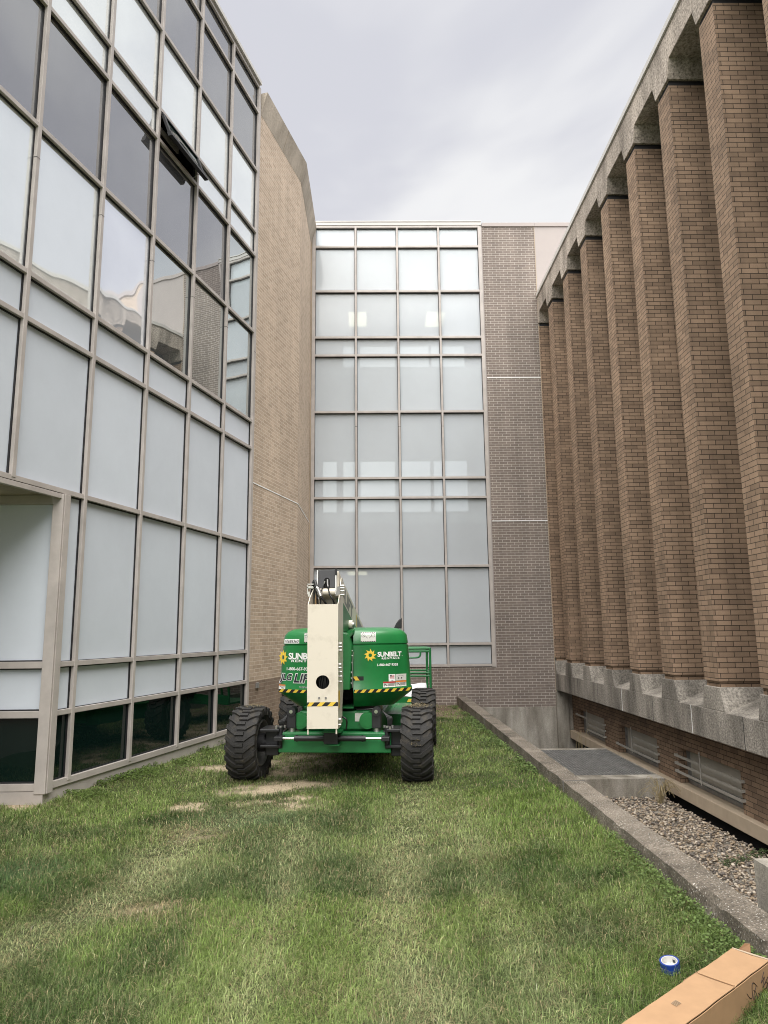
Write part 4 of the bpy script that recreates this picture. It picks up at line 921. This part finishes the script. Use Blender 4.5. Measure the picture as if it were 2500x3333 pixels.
# hazard stripes along the lip
def hazard(x0, x1, z0, z1, mapf, d, w=.055, ph=0, slant=.035, dirn=1):
    m = MB(); nn = 24
    for i in range(nn):
        a, b = x0+(x1-x0)*i/nn, x0+(x1-x0)*(i+1)/nn; m.add([mapf(d)(a, z0), mapf(d)(b, z0), mapf(d)(b, z1), mapf(d)(a, z1)], [(0,1,2,3)])
    base = part(m, 'hazard_tape', 'blackv'); m = MB(); x = x0+ph-w; 
    while x < x1:
        q = [(x, z0), (x+w*.95, z0), (x+w*.95+slant*dirn, z1), (x+slant*dirn, z1)]
        q = [(min(max(a, x0), x1), b) for a, b in q]
        if q[1][0]-q[0][0] > .004 or q[2][0]-q[3][0] > .004: m.add([mapf(d+.0015)(a, b) for a, b in q], [(0,1,2,3)])
        x += w*2
    part(m, 'stripes', 'yellow', parent=base)
hazard(-.40+.13, .455, 1.052, 1.09, hm, .003, .0475, .03)
hazard(-1.232, -.64, 1.052, 1.09, hm, .003, .0475, .05)
m = MB(); part(m.add([hm(.003)(-.276, 1.20), hm(.003)(-.150, 1.20), hm(.003)(-.150, 1.249), hm(.003)(-.276, 1.249)], [(0,1,2,3)]), 'hazard_tape', 'blackv')
m = MB(); part(m.add([hm(.0045)(-.250, 1.20), hm(.0045)(-.200, 1.20), hm(.0045)(-.235, 1.249), hm(.0045)(-.276, 1.249), hm(.0045)(-.276, 1.237)], [(0,1,2,3,4)]), 'stripes', 'yellow')
# underside pan and dark bay between the hoods
m = MB(); m.box(-.60, -.30, 9.35, 11.1, .95, 1.60); m.build('turntable_bay', 'black', LFT, LFT)
m = MB(); m.prism([(-.64, 9.15, .86), (-.277, 9.13, .86), (-.277, 11, .86), (-.64, 11, .86)], (0, 0, .02)); m.build('turntable_floor', 'green_dull', LFT, LFT)
# green cover between boom arm and right hood
m = MB()
fr = [(-.412, 1.10), (-.318, 1.10), (-.293, 1.62), (-.318, 1.72), (-.345, 1.77), (-.40, 1.79), (-.412, 1.79)]
m.prism([(x, 8.93, z) for x, z in fr], (.035, .42, 0)); m.build('side_cover', 'green', LFT, LFT, .01)
m = MB(); m.prism([(-.405, 8.97, 1.785), (-.33, 8.97, 1.755), (-.26, 9.12, 1.835), (-.30, 9.5, 1.84), (-.40, 9.5, 1.80)], (0, 0, -.05)); m.build('side_cover', 'green', LFT, LFT, .006)
for z in (1.17, 1.23, 1.30, 1.42, 1.50, 1.56): MB().cyl((-.300, 9.02, z), (-.284, 9.02, z), .012, n=8).build('bolt', 'steel', LFT, LFT)
m = MB(); m.tube([(-.288, 9.0, 1.12), (-.286, 9.0, 1.35), (-.276, 9.0, 1.55)], .006, 6); m.build('latch', 'steel', LFT, LFT)

# ---- cream upright with cable opening, at the tail of the boom
UX0, UX1, UY, UZ0, UZ1 = -.794, -.436, 8.50, .702, 2.12
DV = Vector((math.sin(YAW), math.cos(YAW), 0)); PV = Vector((math.cos(YAW), -math.sin(YAW), 0))
def UP(x, z, d=0): return Vector((x, UY, z)) + DV*d
m = MB(); hx, hz_, hr = -.615, 1.224, .078; nseg = 48; outer = []; inn = []
for i in range(nseg):
    a = 2*math.pi*i/nseg; c_, s_ = math.cos(a), math.sin(a); k = .12/max(abs(c_), abs(s_)); outer.append((hx+c_*k, hz_+s_*k)); inn.append((hx+c_*hr, hz_+s_*hr))
def platequad(x0, x1, z0, z1): m.prism([UP(x0, z0), UP(x1, z0), UP(x1, z1), UP(x0, z1)], DV*.006)
ozl, ozh, oxl, oxh = hz_-.12, hz_+.12, hx-.12, hx+.12
m.add([UP(*p) for p in outer]+[UP(*p) for p in inn], [(i, (i+1) % nseg, nseg+(i+1) % nseg, nseg+i) for i in range(nseg)])
m.add([UP(*p) for p in inn]+[UP(*p, .006) for p in inn], [(i, (i+1) % nseg, nseg+(i+1) % nseg, nseg+i) for i in range(nseg)])
for r_ in ((UX0, UX1, UZ0, ozl), (UX0, UX1, ozh, UZ1), (UX0, oxl, ozl, ozh), (oxh, UX1, ozl, ozh)): m.add([UP(r_[0], r_[2]), UP(r_[1], r_[2]), UP(r_[1], r_[3]), UP(r_[0], r_[3])], [(0,1,2,3)])
m.build('upright_cover', 'cream', LFT, LFT)
m = MB()
m.prism([UP(UX0+.0005, UZ0, .002), UP(UX0+.0005, UZ1, .002), UP(UX0+.0005, 2.20, .10), UP(UX0+.03, 2.37, .30), UP(UX0+.03, 2.37, .42), UP(UX0, UZ0, .42)], PV*.008)
m.prism([UP(UX1-.0005, UZ0, .002), UP(UX1-.0005, UZ1, .002), UP(UX1-.0005, 2.18, .08), UP(UX1-.0005, 2.45, .28), UP(UX1-.0005, 2.45, .42), UP(UX1, 1.10, .42), UP(UX1, UZ0, .26)], PV*-.008)
m.add([UP(UX0, UZ0, .001), UP(UX1, UZ0, .001), UP(UX1, UZ0, .26), UP(UX0, UZ0, .26)], [(3,2,1,0)])
m.prism([UP(UX0+.01, UZ0+.02, .40), UP(UX1-.01, UZ0+.02, .40), UP(UX1-.01, 2.2, .40), UP(UX0+.01, 2.2, .40)], DV*.02); m.build('upright_frame', 'cream', LFT, LFT)
m = MB(); m.add([UP(UX0+.012, .75, .16), UP(UX1-.012, .75, .16), UP(UX1-.012, 2.10, .16), UP(UX0+.012, 2.10, .16)], [(0,1,2,3)]); m.build('upright_liner', 'black', LFT, LFT)
m = MB()
for k, (xa, xb) in enumerate(((-.70,-.63),(-.68,-.61),(-.66,-.585),(-.64,-.57),(-.62,-.56),(-.59,-.54))): m.tube([UP(xa, 1.5, .10), UP((xa+xb)/2, 1.24, .055+.01*(k % 2)), UP(xb, .95, .10)], .009, 8)
m.build('hose', 'hose', LFT, LFT)
flat = lambda d: (lambda x, z: Vector((x, UY-d, z)))
hazard(UX0+.001, UX1-.001, .953, .998, flat, .0012, .062, .045, .045)
for x in (-.655, -.578): MB().cyl((x, UY-.012, 1.048), (x, UY+.001, 1.048), .012, n=6).build('bolt', 'galv', LFT, LFT)
for z, dd_ in ((1.66,.10),(1.62,.10),(1.58,.10),(1.42,.06),(1.38,.06),(1.33,.12),(1.28,.12),(1.22,.12),(.80,.04),(.74,.04)): MB().cyl(UP(UX1, z, dd_), UP(UX1+.028, z, dd_), .014, n=8).build('bolt', 'steel', LFT, LFT)
m = MB(); m.prism([UP(UX1+.002, .93, .03), UP(UX1+.002, .93, .10), UP(UX1+.002, 1.12, .12), UP(UX1+.002, 1.12, .03)], PV*.002); m.build('warning_decal', 'yellow', LFT, LFT)
for x in (UX0+.012, UX1-.02):
    m = MB(); m.cyl((x, UY+.02, .64), (x, UY+.02, .702), .010, n=8); m.build('guide_pin', 'cream', LFT, LFT)
# ---- boom
BV = (DV + Vector((0, 0, -.247))).normalized()            # boom runs back and down
H0 = Vector((-.698, 8.72, 0)); BW, BZ0, BZ1 = .222, 2.325, 2.545
def BP(u, z, d): return Vector((H0.x, H0.y, 0)) + PV*u + Vector((0, 0, z)) + BV*d
def bprism(mb, u0, u1, z0, z1, d0, d1):
    mb.prism([BP(u0,z0,d0), BP(u1,z0,d0), BP(u1,z1,d0), BP(u0,z1,d0)], BV*(d1-d0))
m = MB(); bprism(m, .02, BW+.03, 2.24, 2.545, .06, 5.0); m.build('boom', 'cream', LFT, LFT, .006)
m = MB(); bprism(m, .05, BW, 2.27, 2.51, 5.0, 5.9); m.build('fly_boom', 'cream', LFT, LFT, .006)
m = MB(); bprism(m, .01, BW-.005, BZ0, BZ1-.003, 0, .058); hd = m.build('boom_end_plate', 'charcoal', LFT, LFT, .004)
m = MB(); bprism(m, -.006, .008, 2.24, 2.535, -.02, .3); bprism(m, BW-.002, BW+.012, 2.24, 2.53, -.02, .3); m.build('boom_flange', 'white', LFT, LFT, .002)
m = MB(); bprism(m, -.010, -.006, 2.49, 2.545, -.015, .06); bprism(m, BW-.004, BW+.02, 2.47, 2.548, -.024, .0); m.build('boom_flange', 'blackm', LFT, LFT)
m = MB(); n = 16; cc = [(.115+.036*math.cos(math.pi*i/n), 2.41+.036*math.sin(math.pi*i/n)) for i in range(n+1)]
m.add([BP(u, z, -.002) for u, z in cc+[(.079, 2.326), (.151, 2.326)]], [tuple(range(n+3))]); m.build('cable_port', 'black', LFT, LFT)
m = MB(); m.cyl(BP(.01, 2.275, .0), BP(BW-.002, 2.275, .0), .043, n=28); m.build('pivot_tube', 'cream', LFT, LFT)
m = MB(); m.cyl(BP(.125, 2.42, -.02), BP(.128, 2.36, -.025), .012, n=10); m.cyl(BP(.128, 2.36, -.025), BP(.135, 2.33, -.03), .010, n=10); m.cyl(BP(.095, 2.40, -.02), BP(.085, 2.37, -.02), .009, n=10)
m.cyl(BP(.02, 2.29, -.07), BP(.055, 2.20, -.08), .026, n=14); m.cyl(BP(.0, 2.31, -.06), BP(.02, 2.29, -.07), .020, n=12); m.build('fitting', 'steel', LFT, LFT)
m = MB(); m.tube([BP(.135, 2.33, -.03), BP(.155, 2.24, -.04), BP(.20, 2.16, -.05), BP(.215, 2.09, .02)], .011, 8); m.tube([BP(.085, 2.37, -.02), BP(.06, 2.28, -.05), BP(.045, 2.12, -.04), BP(.04, 2.04, .02)], .008, 8)
m.tube([BP(.055, 2.20, -.08), BP(.075, 2.17, -.08), BP(.11, 2.12, -.06), BP(.125, 2.04, .02)], .014, 8); m.tube([BP(.0, 2.31, -.06), BP(-.03, 2.40, -.02), BP(-.055, 2.40, .04), BP(-.075, 2.34, .08)], .020, 8); m.tube([BP(-.02, 2.30, -.02), BP(.0, 2.20, -.02), BP(.01, 2.05, .02)], .010, 8)
for k in range(4): m.tube([BP(-.035-.014*k, 2.35, .03), BP(-.045-.012*k, 2.22, .02), BP(-.065+.018*k, 2.05, .03)], .007, 8)
m.build('hose', 'hose', LFT, LFT)
m = MB(); m.tube([BP(-.015, 2.26, -.01), BP(-.018, 2.15, -.01), BP(-.015, 2.05, .0)], .006, 8); m.build('hose', 'tan_hose', LFT, LFT)
m = MB()
for z_ in (2.37, 2.33): m.box(-.820, -.745, 8.70, 8.74, z_-.006, z_+.006)
m.box(-.820, -.812, 8.70, 8.74, 2.25, 2.37); m.box(-.816, -.75, 8.71, 8.735, 2.315, 2.345); m.box(-.812, -.79, 8.70, 8.72, 2.22, 2.28); m.build('cable_bracket', 'decal', LFT, LFT)
m = MB(); m.prism([UP(UX1-.03, 2.33, .12), UP(UX1+.01, 2.34, .12), UP(UX1+.0, 2.24, .12), UP(UX1-.05, 2.22, .12)], DV*.01); m.build('bent_bracket', 'galv', LFT, LFT)
for z_ in (2.345, 2.315, 2.28, 2.235): MB().cyl(UP(UX1+.005, z_, .16), UP(UX1+.05, z_, .16), .013, n=8).build('bolt', 'steel', LFT, LFT)
# lettering along the boom flank (dark panels)
fl = lambda off: (lambda a, b: BP(BW+.0305+off, b, a))
m = MB(); put_text(m, '-LIFT', .42, 1.45, 2.30, 2.49, fl(.002), offset=.03, shear=.1); m.build('boom_lettering', 'grey_letter', LFT, LFT)
m = MB(); m.add([fl(.002)(a, b) for a, b in ((1.95, 2.30), (2.6, 2.30), (2.6, 2.48), (1.95, 2.48))], [(0,1,2,3)]); m.build('boom_decal', 'grey_letter', LFT, LFT)
m = MB(); m.add([fl(.002)(a, b) for a, b in ((1.82, 2.30), (1.88, 2.30), (1.88, 2.48), (1.82, 2.48))], [(0,1,2,3)]); m.build('boom_decal', 'yellow', LFT, LFT)
# risers under the boom
m = MB(); m.prism([UP(UX1-.06, 2.20, .30), UP(UX1-.06, 1.80, .36), UP(UX1-.06, 1.80, 1.2), UP(UX1-.06, 1.86, 1.8)], PV*.05); m.build('riser_plate', 'green_dull', LFT, LFT)
m = MB(); m.cyl((-.36, 9.55, 1.89), (-.30, 9.55, 1.89), .06, n=20); m.build('riser_pin', 'cream', LFT, LFT); m = MB(); m.cyl((-.30, 9.53, 1.89), (-.285, 9.53, 1.89), .028, n=10); m.build('bolt', 'steel', LFT, LFT)
m = MB(); m.box(-.52, -.34, 9.5, 10.4, 1.62, 1.86); m.build('hydraulic_valve', 'blackm', LFT, LFT, .01)
m = MB(); rr = [(.0, 0), (.09, .01), (.11, .05), (.105, .10), (.07, .09), (.03, .05)]
m.prism([(.255+a, 10.0, 1.835+b) for a, b in ((0, 0), (.11, 0), (.112, .145), (.075, .12), (.035, .07))], (0, .12, 0)); m.build('exhaust_cowl', 'blackm', LFT, LFT, .01)
# ---- platform basket at the far end
BX0, BX1, BY0, BY1 = -.75, 1.07, 14.3, 15.2
m = MB()
for z_ in (1.455, 1.40): m.tube([(BX0, BY0, z_), (BX1, BY0, z_)], .022, 8); m.tube([(BX1, BY0, z_), (BX1, BY1, z_)], .020, 8); m.tube([(BX0, BY1, z_), (BX1, BY1, z_)], .02, 8); m.tube([(BX0, BY0, z_), (BX0, BY1, z_)], .02, 8)
for z_ in (.99, .925): m.tube([(BX0, BY0, z_), (BX1, BY0, z_)], .018, 8); m.tube([(BX1, BY0, z_), (BX1, BY1, z_)], .018, 8); m.tube([(BX0, BY1, z_), (BX1, BY1, z_)], .018, 8)
for x, y in ((BX0, BY0), (BX1, BY0), (BX0, BY1), (BX1, BY1), (.2, BY0), (.2, BY1)): m.tube([(x, y, .40), (x, y, 1.46)], .025, 8)
m.tube([(.60, BY0-.03, 1.28), (.82, BY0-.03, 1.285), (.875, BY0-.03, 1.33), (.88, BY0-.03, 1.40)], .018, 8)
bk = m.build('platform_basket', 'green_dull', LFT, LFT)
m = MB(); m.box(BX0-.02, BX1+.02, BY0-.03, BY1+.03, .36, .40); m.box(BX0-.02, BX1+.02, BY0-.032, BY0-.02, .40, .54); m.build('toe_board', 'green', bk, LFT, .004)
m = MB(); m.add([(.60, BY0-.034, .44), (.70, BY0-.034, .44), (.73, BY0-.034, .50), (.63, BY0-.034, .50)], [(0,1,2,3)]); m.build('hazard_tape', 'yellow', bk, LFT)
m = MB(); m.box(.0, .1, 13.2, 14.3, .45, .62); m.build('platform_support', 'blackm', LFT, LFT, .01)
sh = MB(); nx, nz = 12, 6; g_ = []
for j in range(nz+1):
    for i in range(nx+1):
        u, v = i/nx, j/nz; g_.append((.35+.66*u+.05*v*(1-u), BY0+.06+.10*math.sin(u*5+v*3)*.3+.25*v, .545+.24*v*(1-.12*u)+.015*math.sin(u*9)))
sh.add(g_, [(j*(nx+1)+i, j*(nx+1)+i+1, (j+1)*(nx+1)+i+1, (j+1)*(nx+1)+i) for j in range(nz) for i in range(nx)], True)
o = sh.build('paper_sheet', 'paper'); tag(o, 'crumpled white sheet of paper lying in the basket of the green lift', 'paper')

# ================================================================ TAPE ROLL AND CARDBOARD BOX
tr_ = thing('tape_roll', 'roll of blue masking tape with a white card core lying in the grass', 'tape roll', (1.512, 4.018, .080))
TT = Matrix.Translation((1.512, 4.018, .080)) @ Matrix.Rotation(R(-9), 4, 'Y') @ Matrix.Rotation(R(7), 4, 'X')
def ringm(r0, r1, z0, z1, n=56):
    m = MB(); m.T = TT; f = lambda r, z: [Vector((r*math.cos(2*math.pi*i/n), r*math.sin(2*math.pi*i/n), z)) for i in range(n)]
    m.loft([f(r1, z0), f(r1, z1), f(r0, z1), f(r0, z0), f(r1, z0)], cap=False); return m
ringm(.0405, .049, -.024, .024).build('tape', 'tape', tr_, tr_)
m = ringm(.037, .040, -.0235, .0245); m.T = TT; m.cyl((0, 0, -.012), (0, 0, -.008), .0372, n=40); m.build('core', 'tapecore', tr_, tr_)
m = MB(); m.T = TT; n = 20
m.add([Vector((.0368*math.cos(a), .0368*math.sin(a), z)) for a in np.linspace(.35, .8, 8) for z in (-.006, .010)], [(2*i, 2*i+1, 2*i+3, 2*i+2) for i in range(7)]); m.build('core_print', 'navy', tr_, tr_)

u = Vector((.76, .65, 0)).normalized(); v_ = Vector((-.65, .76, 0)).normalized()      # along the box, across it
bx = thing('cardboard_box', 'long brown cardboard box with black handwriting lying on the grass', 'box', (1.2, 3.25, .02))
A0 = Vector((1.786, 3.89, 0)); Lb, Wb, Hb = 1.55, .176, .205
def BX(a, b, z): return A0 - u*a - v_*b + Vector((0, 0, z))      # a from far end, b from far side
def face(mb, pts, th, d): mb.prism(pts, d*th); return mb
m = MB(); Z0_, Z1_ = .015, .205
from mathutils import noise as _n
def wob(p, s=.003): return p + _n.noise_vector(p*9)*s
def sheet(fn, na, nb, th, nrm):
    g1 = [wob(fn(i/na, j/nb)) for j in range(nb+1) for i in range(na+1)]; g2 = [p + nrm*th for p in g1]; N_ = len(g1)
    fs = [(j*(na+1)+i, j*(na+1)+i+1, (j+1)*(na+1)+i+1, (j+1)*(na+1)+i) for j in range(nb) for i in range(na)]
    mm = MB(); mm.add(g1, [f[::-1] for f in fs], True); mm.add(g2, fs, True)
    ed = [(i, 0) for i in range(na)]
    mm.add([q for i in range(na+1) for q in (g1[i], g2[i])], [(2*i, 2*i+2, 2*i+3, 2*i+1) for i in range(na)])
    mm.add([q for i in range(na+1) for q in (g1[nb*(na+1)+i], g2[nb*(na+1)+i])], [(2*i, 2*i+1, 2*i+3, 2*i+2) for i in range(na)])
    mm.add([q for j in range(nb+1) for q in (g1[j*(na+1)], g2[j*(na+1)])], [(2*j, 2*j+1, 2*j+3, 2*j+2) for j in range(nb)])
    mm.add([q for j in range(nb+1) for q in (g1[j*(na+1)+na], g2[j*(na+1)+na])], [(2*j, 2*j+2, 2*j+3, 2*j+1) for j in range(nb)])
    return mm
def topf(a, b):
    al = a*Lb; dz = -.004*math.exp(-((al-.385)/.008)**2) - .003*math.sin(b*math.pi)
    return BX(al, b*Wb, Z1_+dz)
sheet(topf, 120, 10, .004, Vector((0,0,1))).build('top_panel', 'card', bx, bx)
sheet(lambda a, b: BX(a*Lb, Wb, Z0_+(Z1_-.004-Z0_)*b), 60, 8, .004, -v_).build('side_panel', 'card', bx, bx)
sheet(lambda a, b: BX(a*Lb, .0, Z0_+(Z1_-.004-Z0_)*b), 60, 8, -.004, -v_).build('side_panel', 'card', bx, bx)
m = MB(); m.prism([BX(0, .002, Z0_), BX(Lb, .002, Z0_), BX(Lb, Wb-.002, Z0_), BX(0, Wb-.002, Z0_)], (0, 0, .003)); m.build('bottom_panel', 'card_in', bx, bx)
m = MB(); m.prism([BX(.004, .004, Z0_), BX(.004, Wb-.004, Z0_), BX(.004, Wb-.004, Z1_-.006), BX(.004, .004, Z1_-.006)], u*.004); m.build('end_flap', 'card', bx, bx)
m = MB(); m.prism([BX(-.005, .012, Z1_-.01), BX(-.005, .085, Z1_-.01), BX(-.018, .080, Z1_+.042), BX(-.012, .055, Z1_+.038)], u*.004); m.build('end_flap', 'card_in', bx, bx, label='torn flap standing up at the far end')
m = MB(); m.prism([BX(.30, -.001, Z1_+.001), BX(.52, -.001, Z1_+.001), BX(.49, -.013, Z1_-.004), BX(.34, -.010, Z1_-.004)], (0, 0, .002)); m.build('torn_edge', 'card_in', bx, bx)
m = MB(); m.prism([BX(.0, 0, Z1_+.0045), BX(.0, Wb, Z1_+.0045), BX(.010, Wb, Z1_+.0045), BX(.013, Wb*.5, Z1_+.0045), BX(.008, 0, Z1_+.0045)], (0, 0, .003)); m.build('frayed_edge', 'sill', bx, bx)
m = MB(); m.prism([BX(.382, .004, Z1_+.003), BX(.388, .004, Z1_+.003), BX(.388, Wb-.004, Z1_+.003), BX(.382, Wb-.004, Z1_+.003)], (0, 0, .0022)); m.build('crease', 'card', bx, bx)
m = MB()
for i in range(5): m.prism([BX(.70+.009*i, .055, Z1_+.0040), BX(.704+.009*i, .055, Z1_+.0040), BX(.712+.009*i, .085, Z1_+.0040), BX(.708+.009*i, .085, Z1_+.0040)], (0, 0, .0012))
m.build('printed_mark', 'smudge', bx, bx)
# handwriting "Way State" in marker on the near side
STROKES = [
[(1.767,3.644,.133),(1.756,3.635,.145),(1.743,3.624,.157),(1.731,3.614,.159),(1.726,3.609,.146),(1.724,3.607,.122),(1.721,3.605,.107),(1.712,3.597,.103),(1.697,3.584,.116),(1.682,3.571,.136)],
[(1.758,3.636,.137),(1.741,3.622,.115),(1.725,3.608,.092)], [(1.736,3.618,.129),(1.751,3.631,.116),(1.759,3.637,.102)],
[(1.76,3.638,.097),(1.746,3.626,.099),(1.74,3.621,.089),(1.746,3.626,.075),(1.757,3.636,.077),(1.764,3.642,.095),(1.763,3.641,.081),(1.755,3.634,.065),(1.75,3.63,.05)],
[(1.798,3.67,.103),(1.783,3.658,.079),(1.767,3.644,.06),(1.759,3.638,.046)], [(1.772,3.648,.102),(1.785,3.659,.088),(1.801,3.673,.077)],
[(1.863,3.726,.075),(1.838,3.705,.066),(1.807,3.678,.054),(1.788,3.662,.063),(1.782,3.657,.058),(1.795,3.668,.044),(1.806,3.678,.049),(1.807,3.678,.055)],
[(1.782,3.657,.055),(1.771,3.648,.04),(1.776,3.652,.026),(1.786,3.661,.018)],
[(1.832,3.7,.171),(1.817,3.687,.154),(1.802,3.674,.134),(1.817,3.687,.14),(1.833,3.7,.147),(1.812,3.683,.11),(1.844,3.71,.127),(1.864,3.727,.138),(1.877,3.738,.149)],
[(1.837,3.704,.119),(1.848,3.713,.12),(1.854,3.719,.111),(1.844,3.71,.099),(1.828,3.696,.097),(1.822,3.692,.103)], [(1.861,3.724,.103),(1.85,3.715,.086),(1.843,3.709,.08)]]
m = MB()
for s_ in STROKES:
    pts = []
    for p in s_:
        p = Vector(p); a = (A0-p).dot(u); q = BX(a, Wb+.0045, p.z+.012); pts.append(q)
    m.tube(pts, .0021, 5)
m.build('handwriting', 'ink', bx, bx)
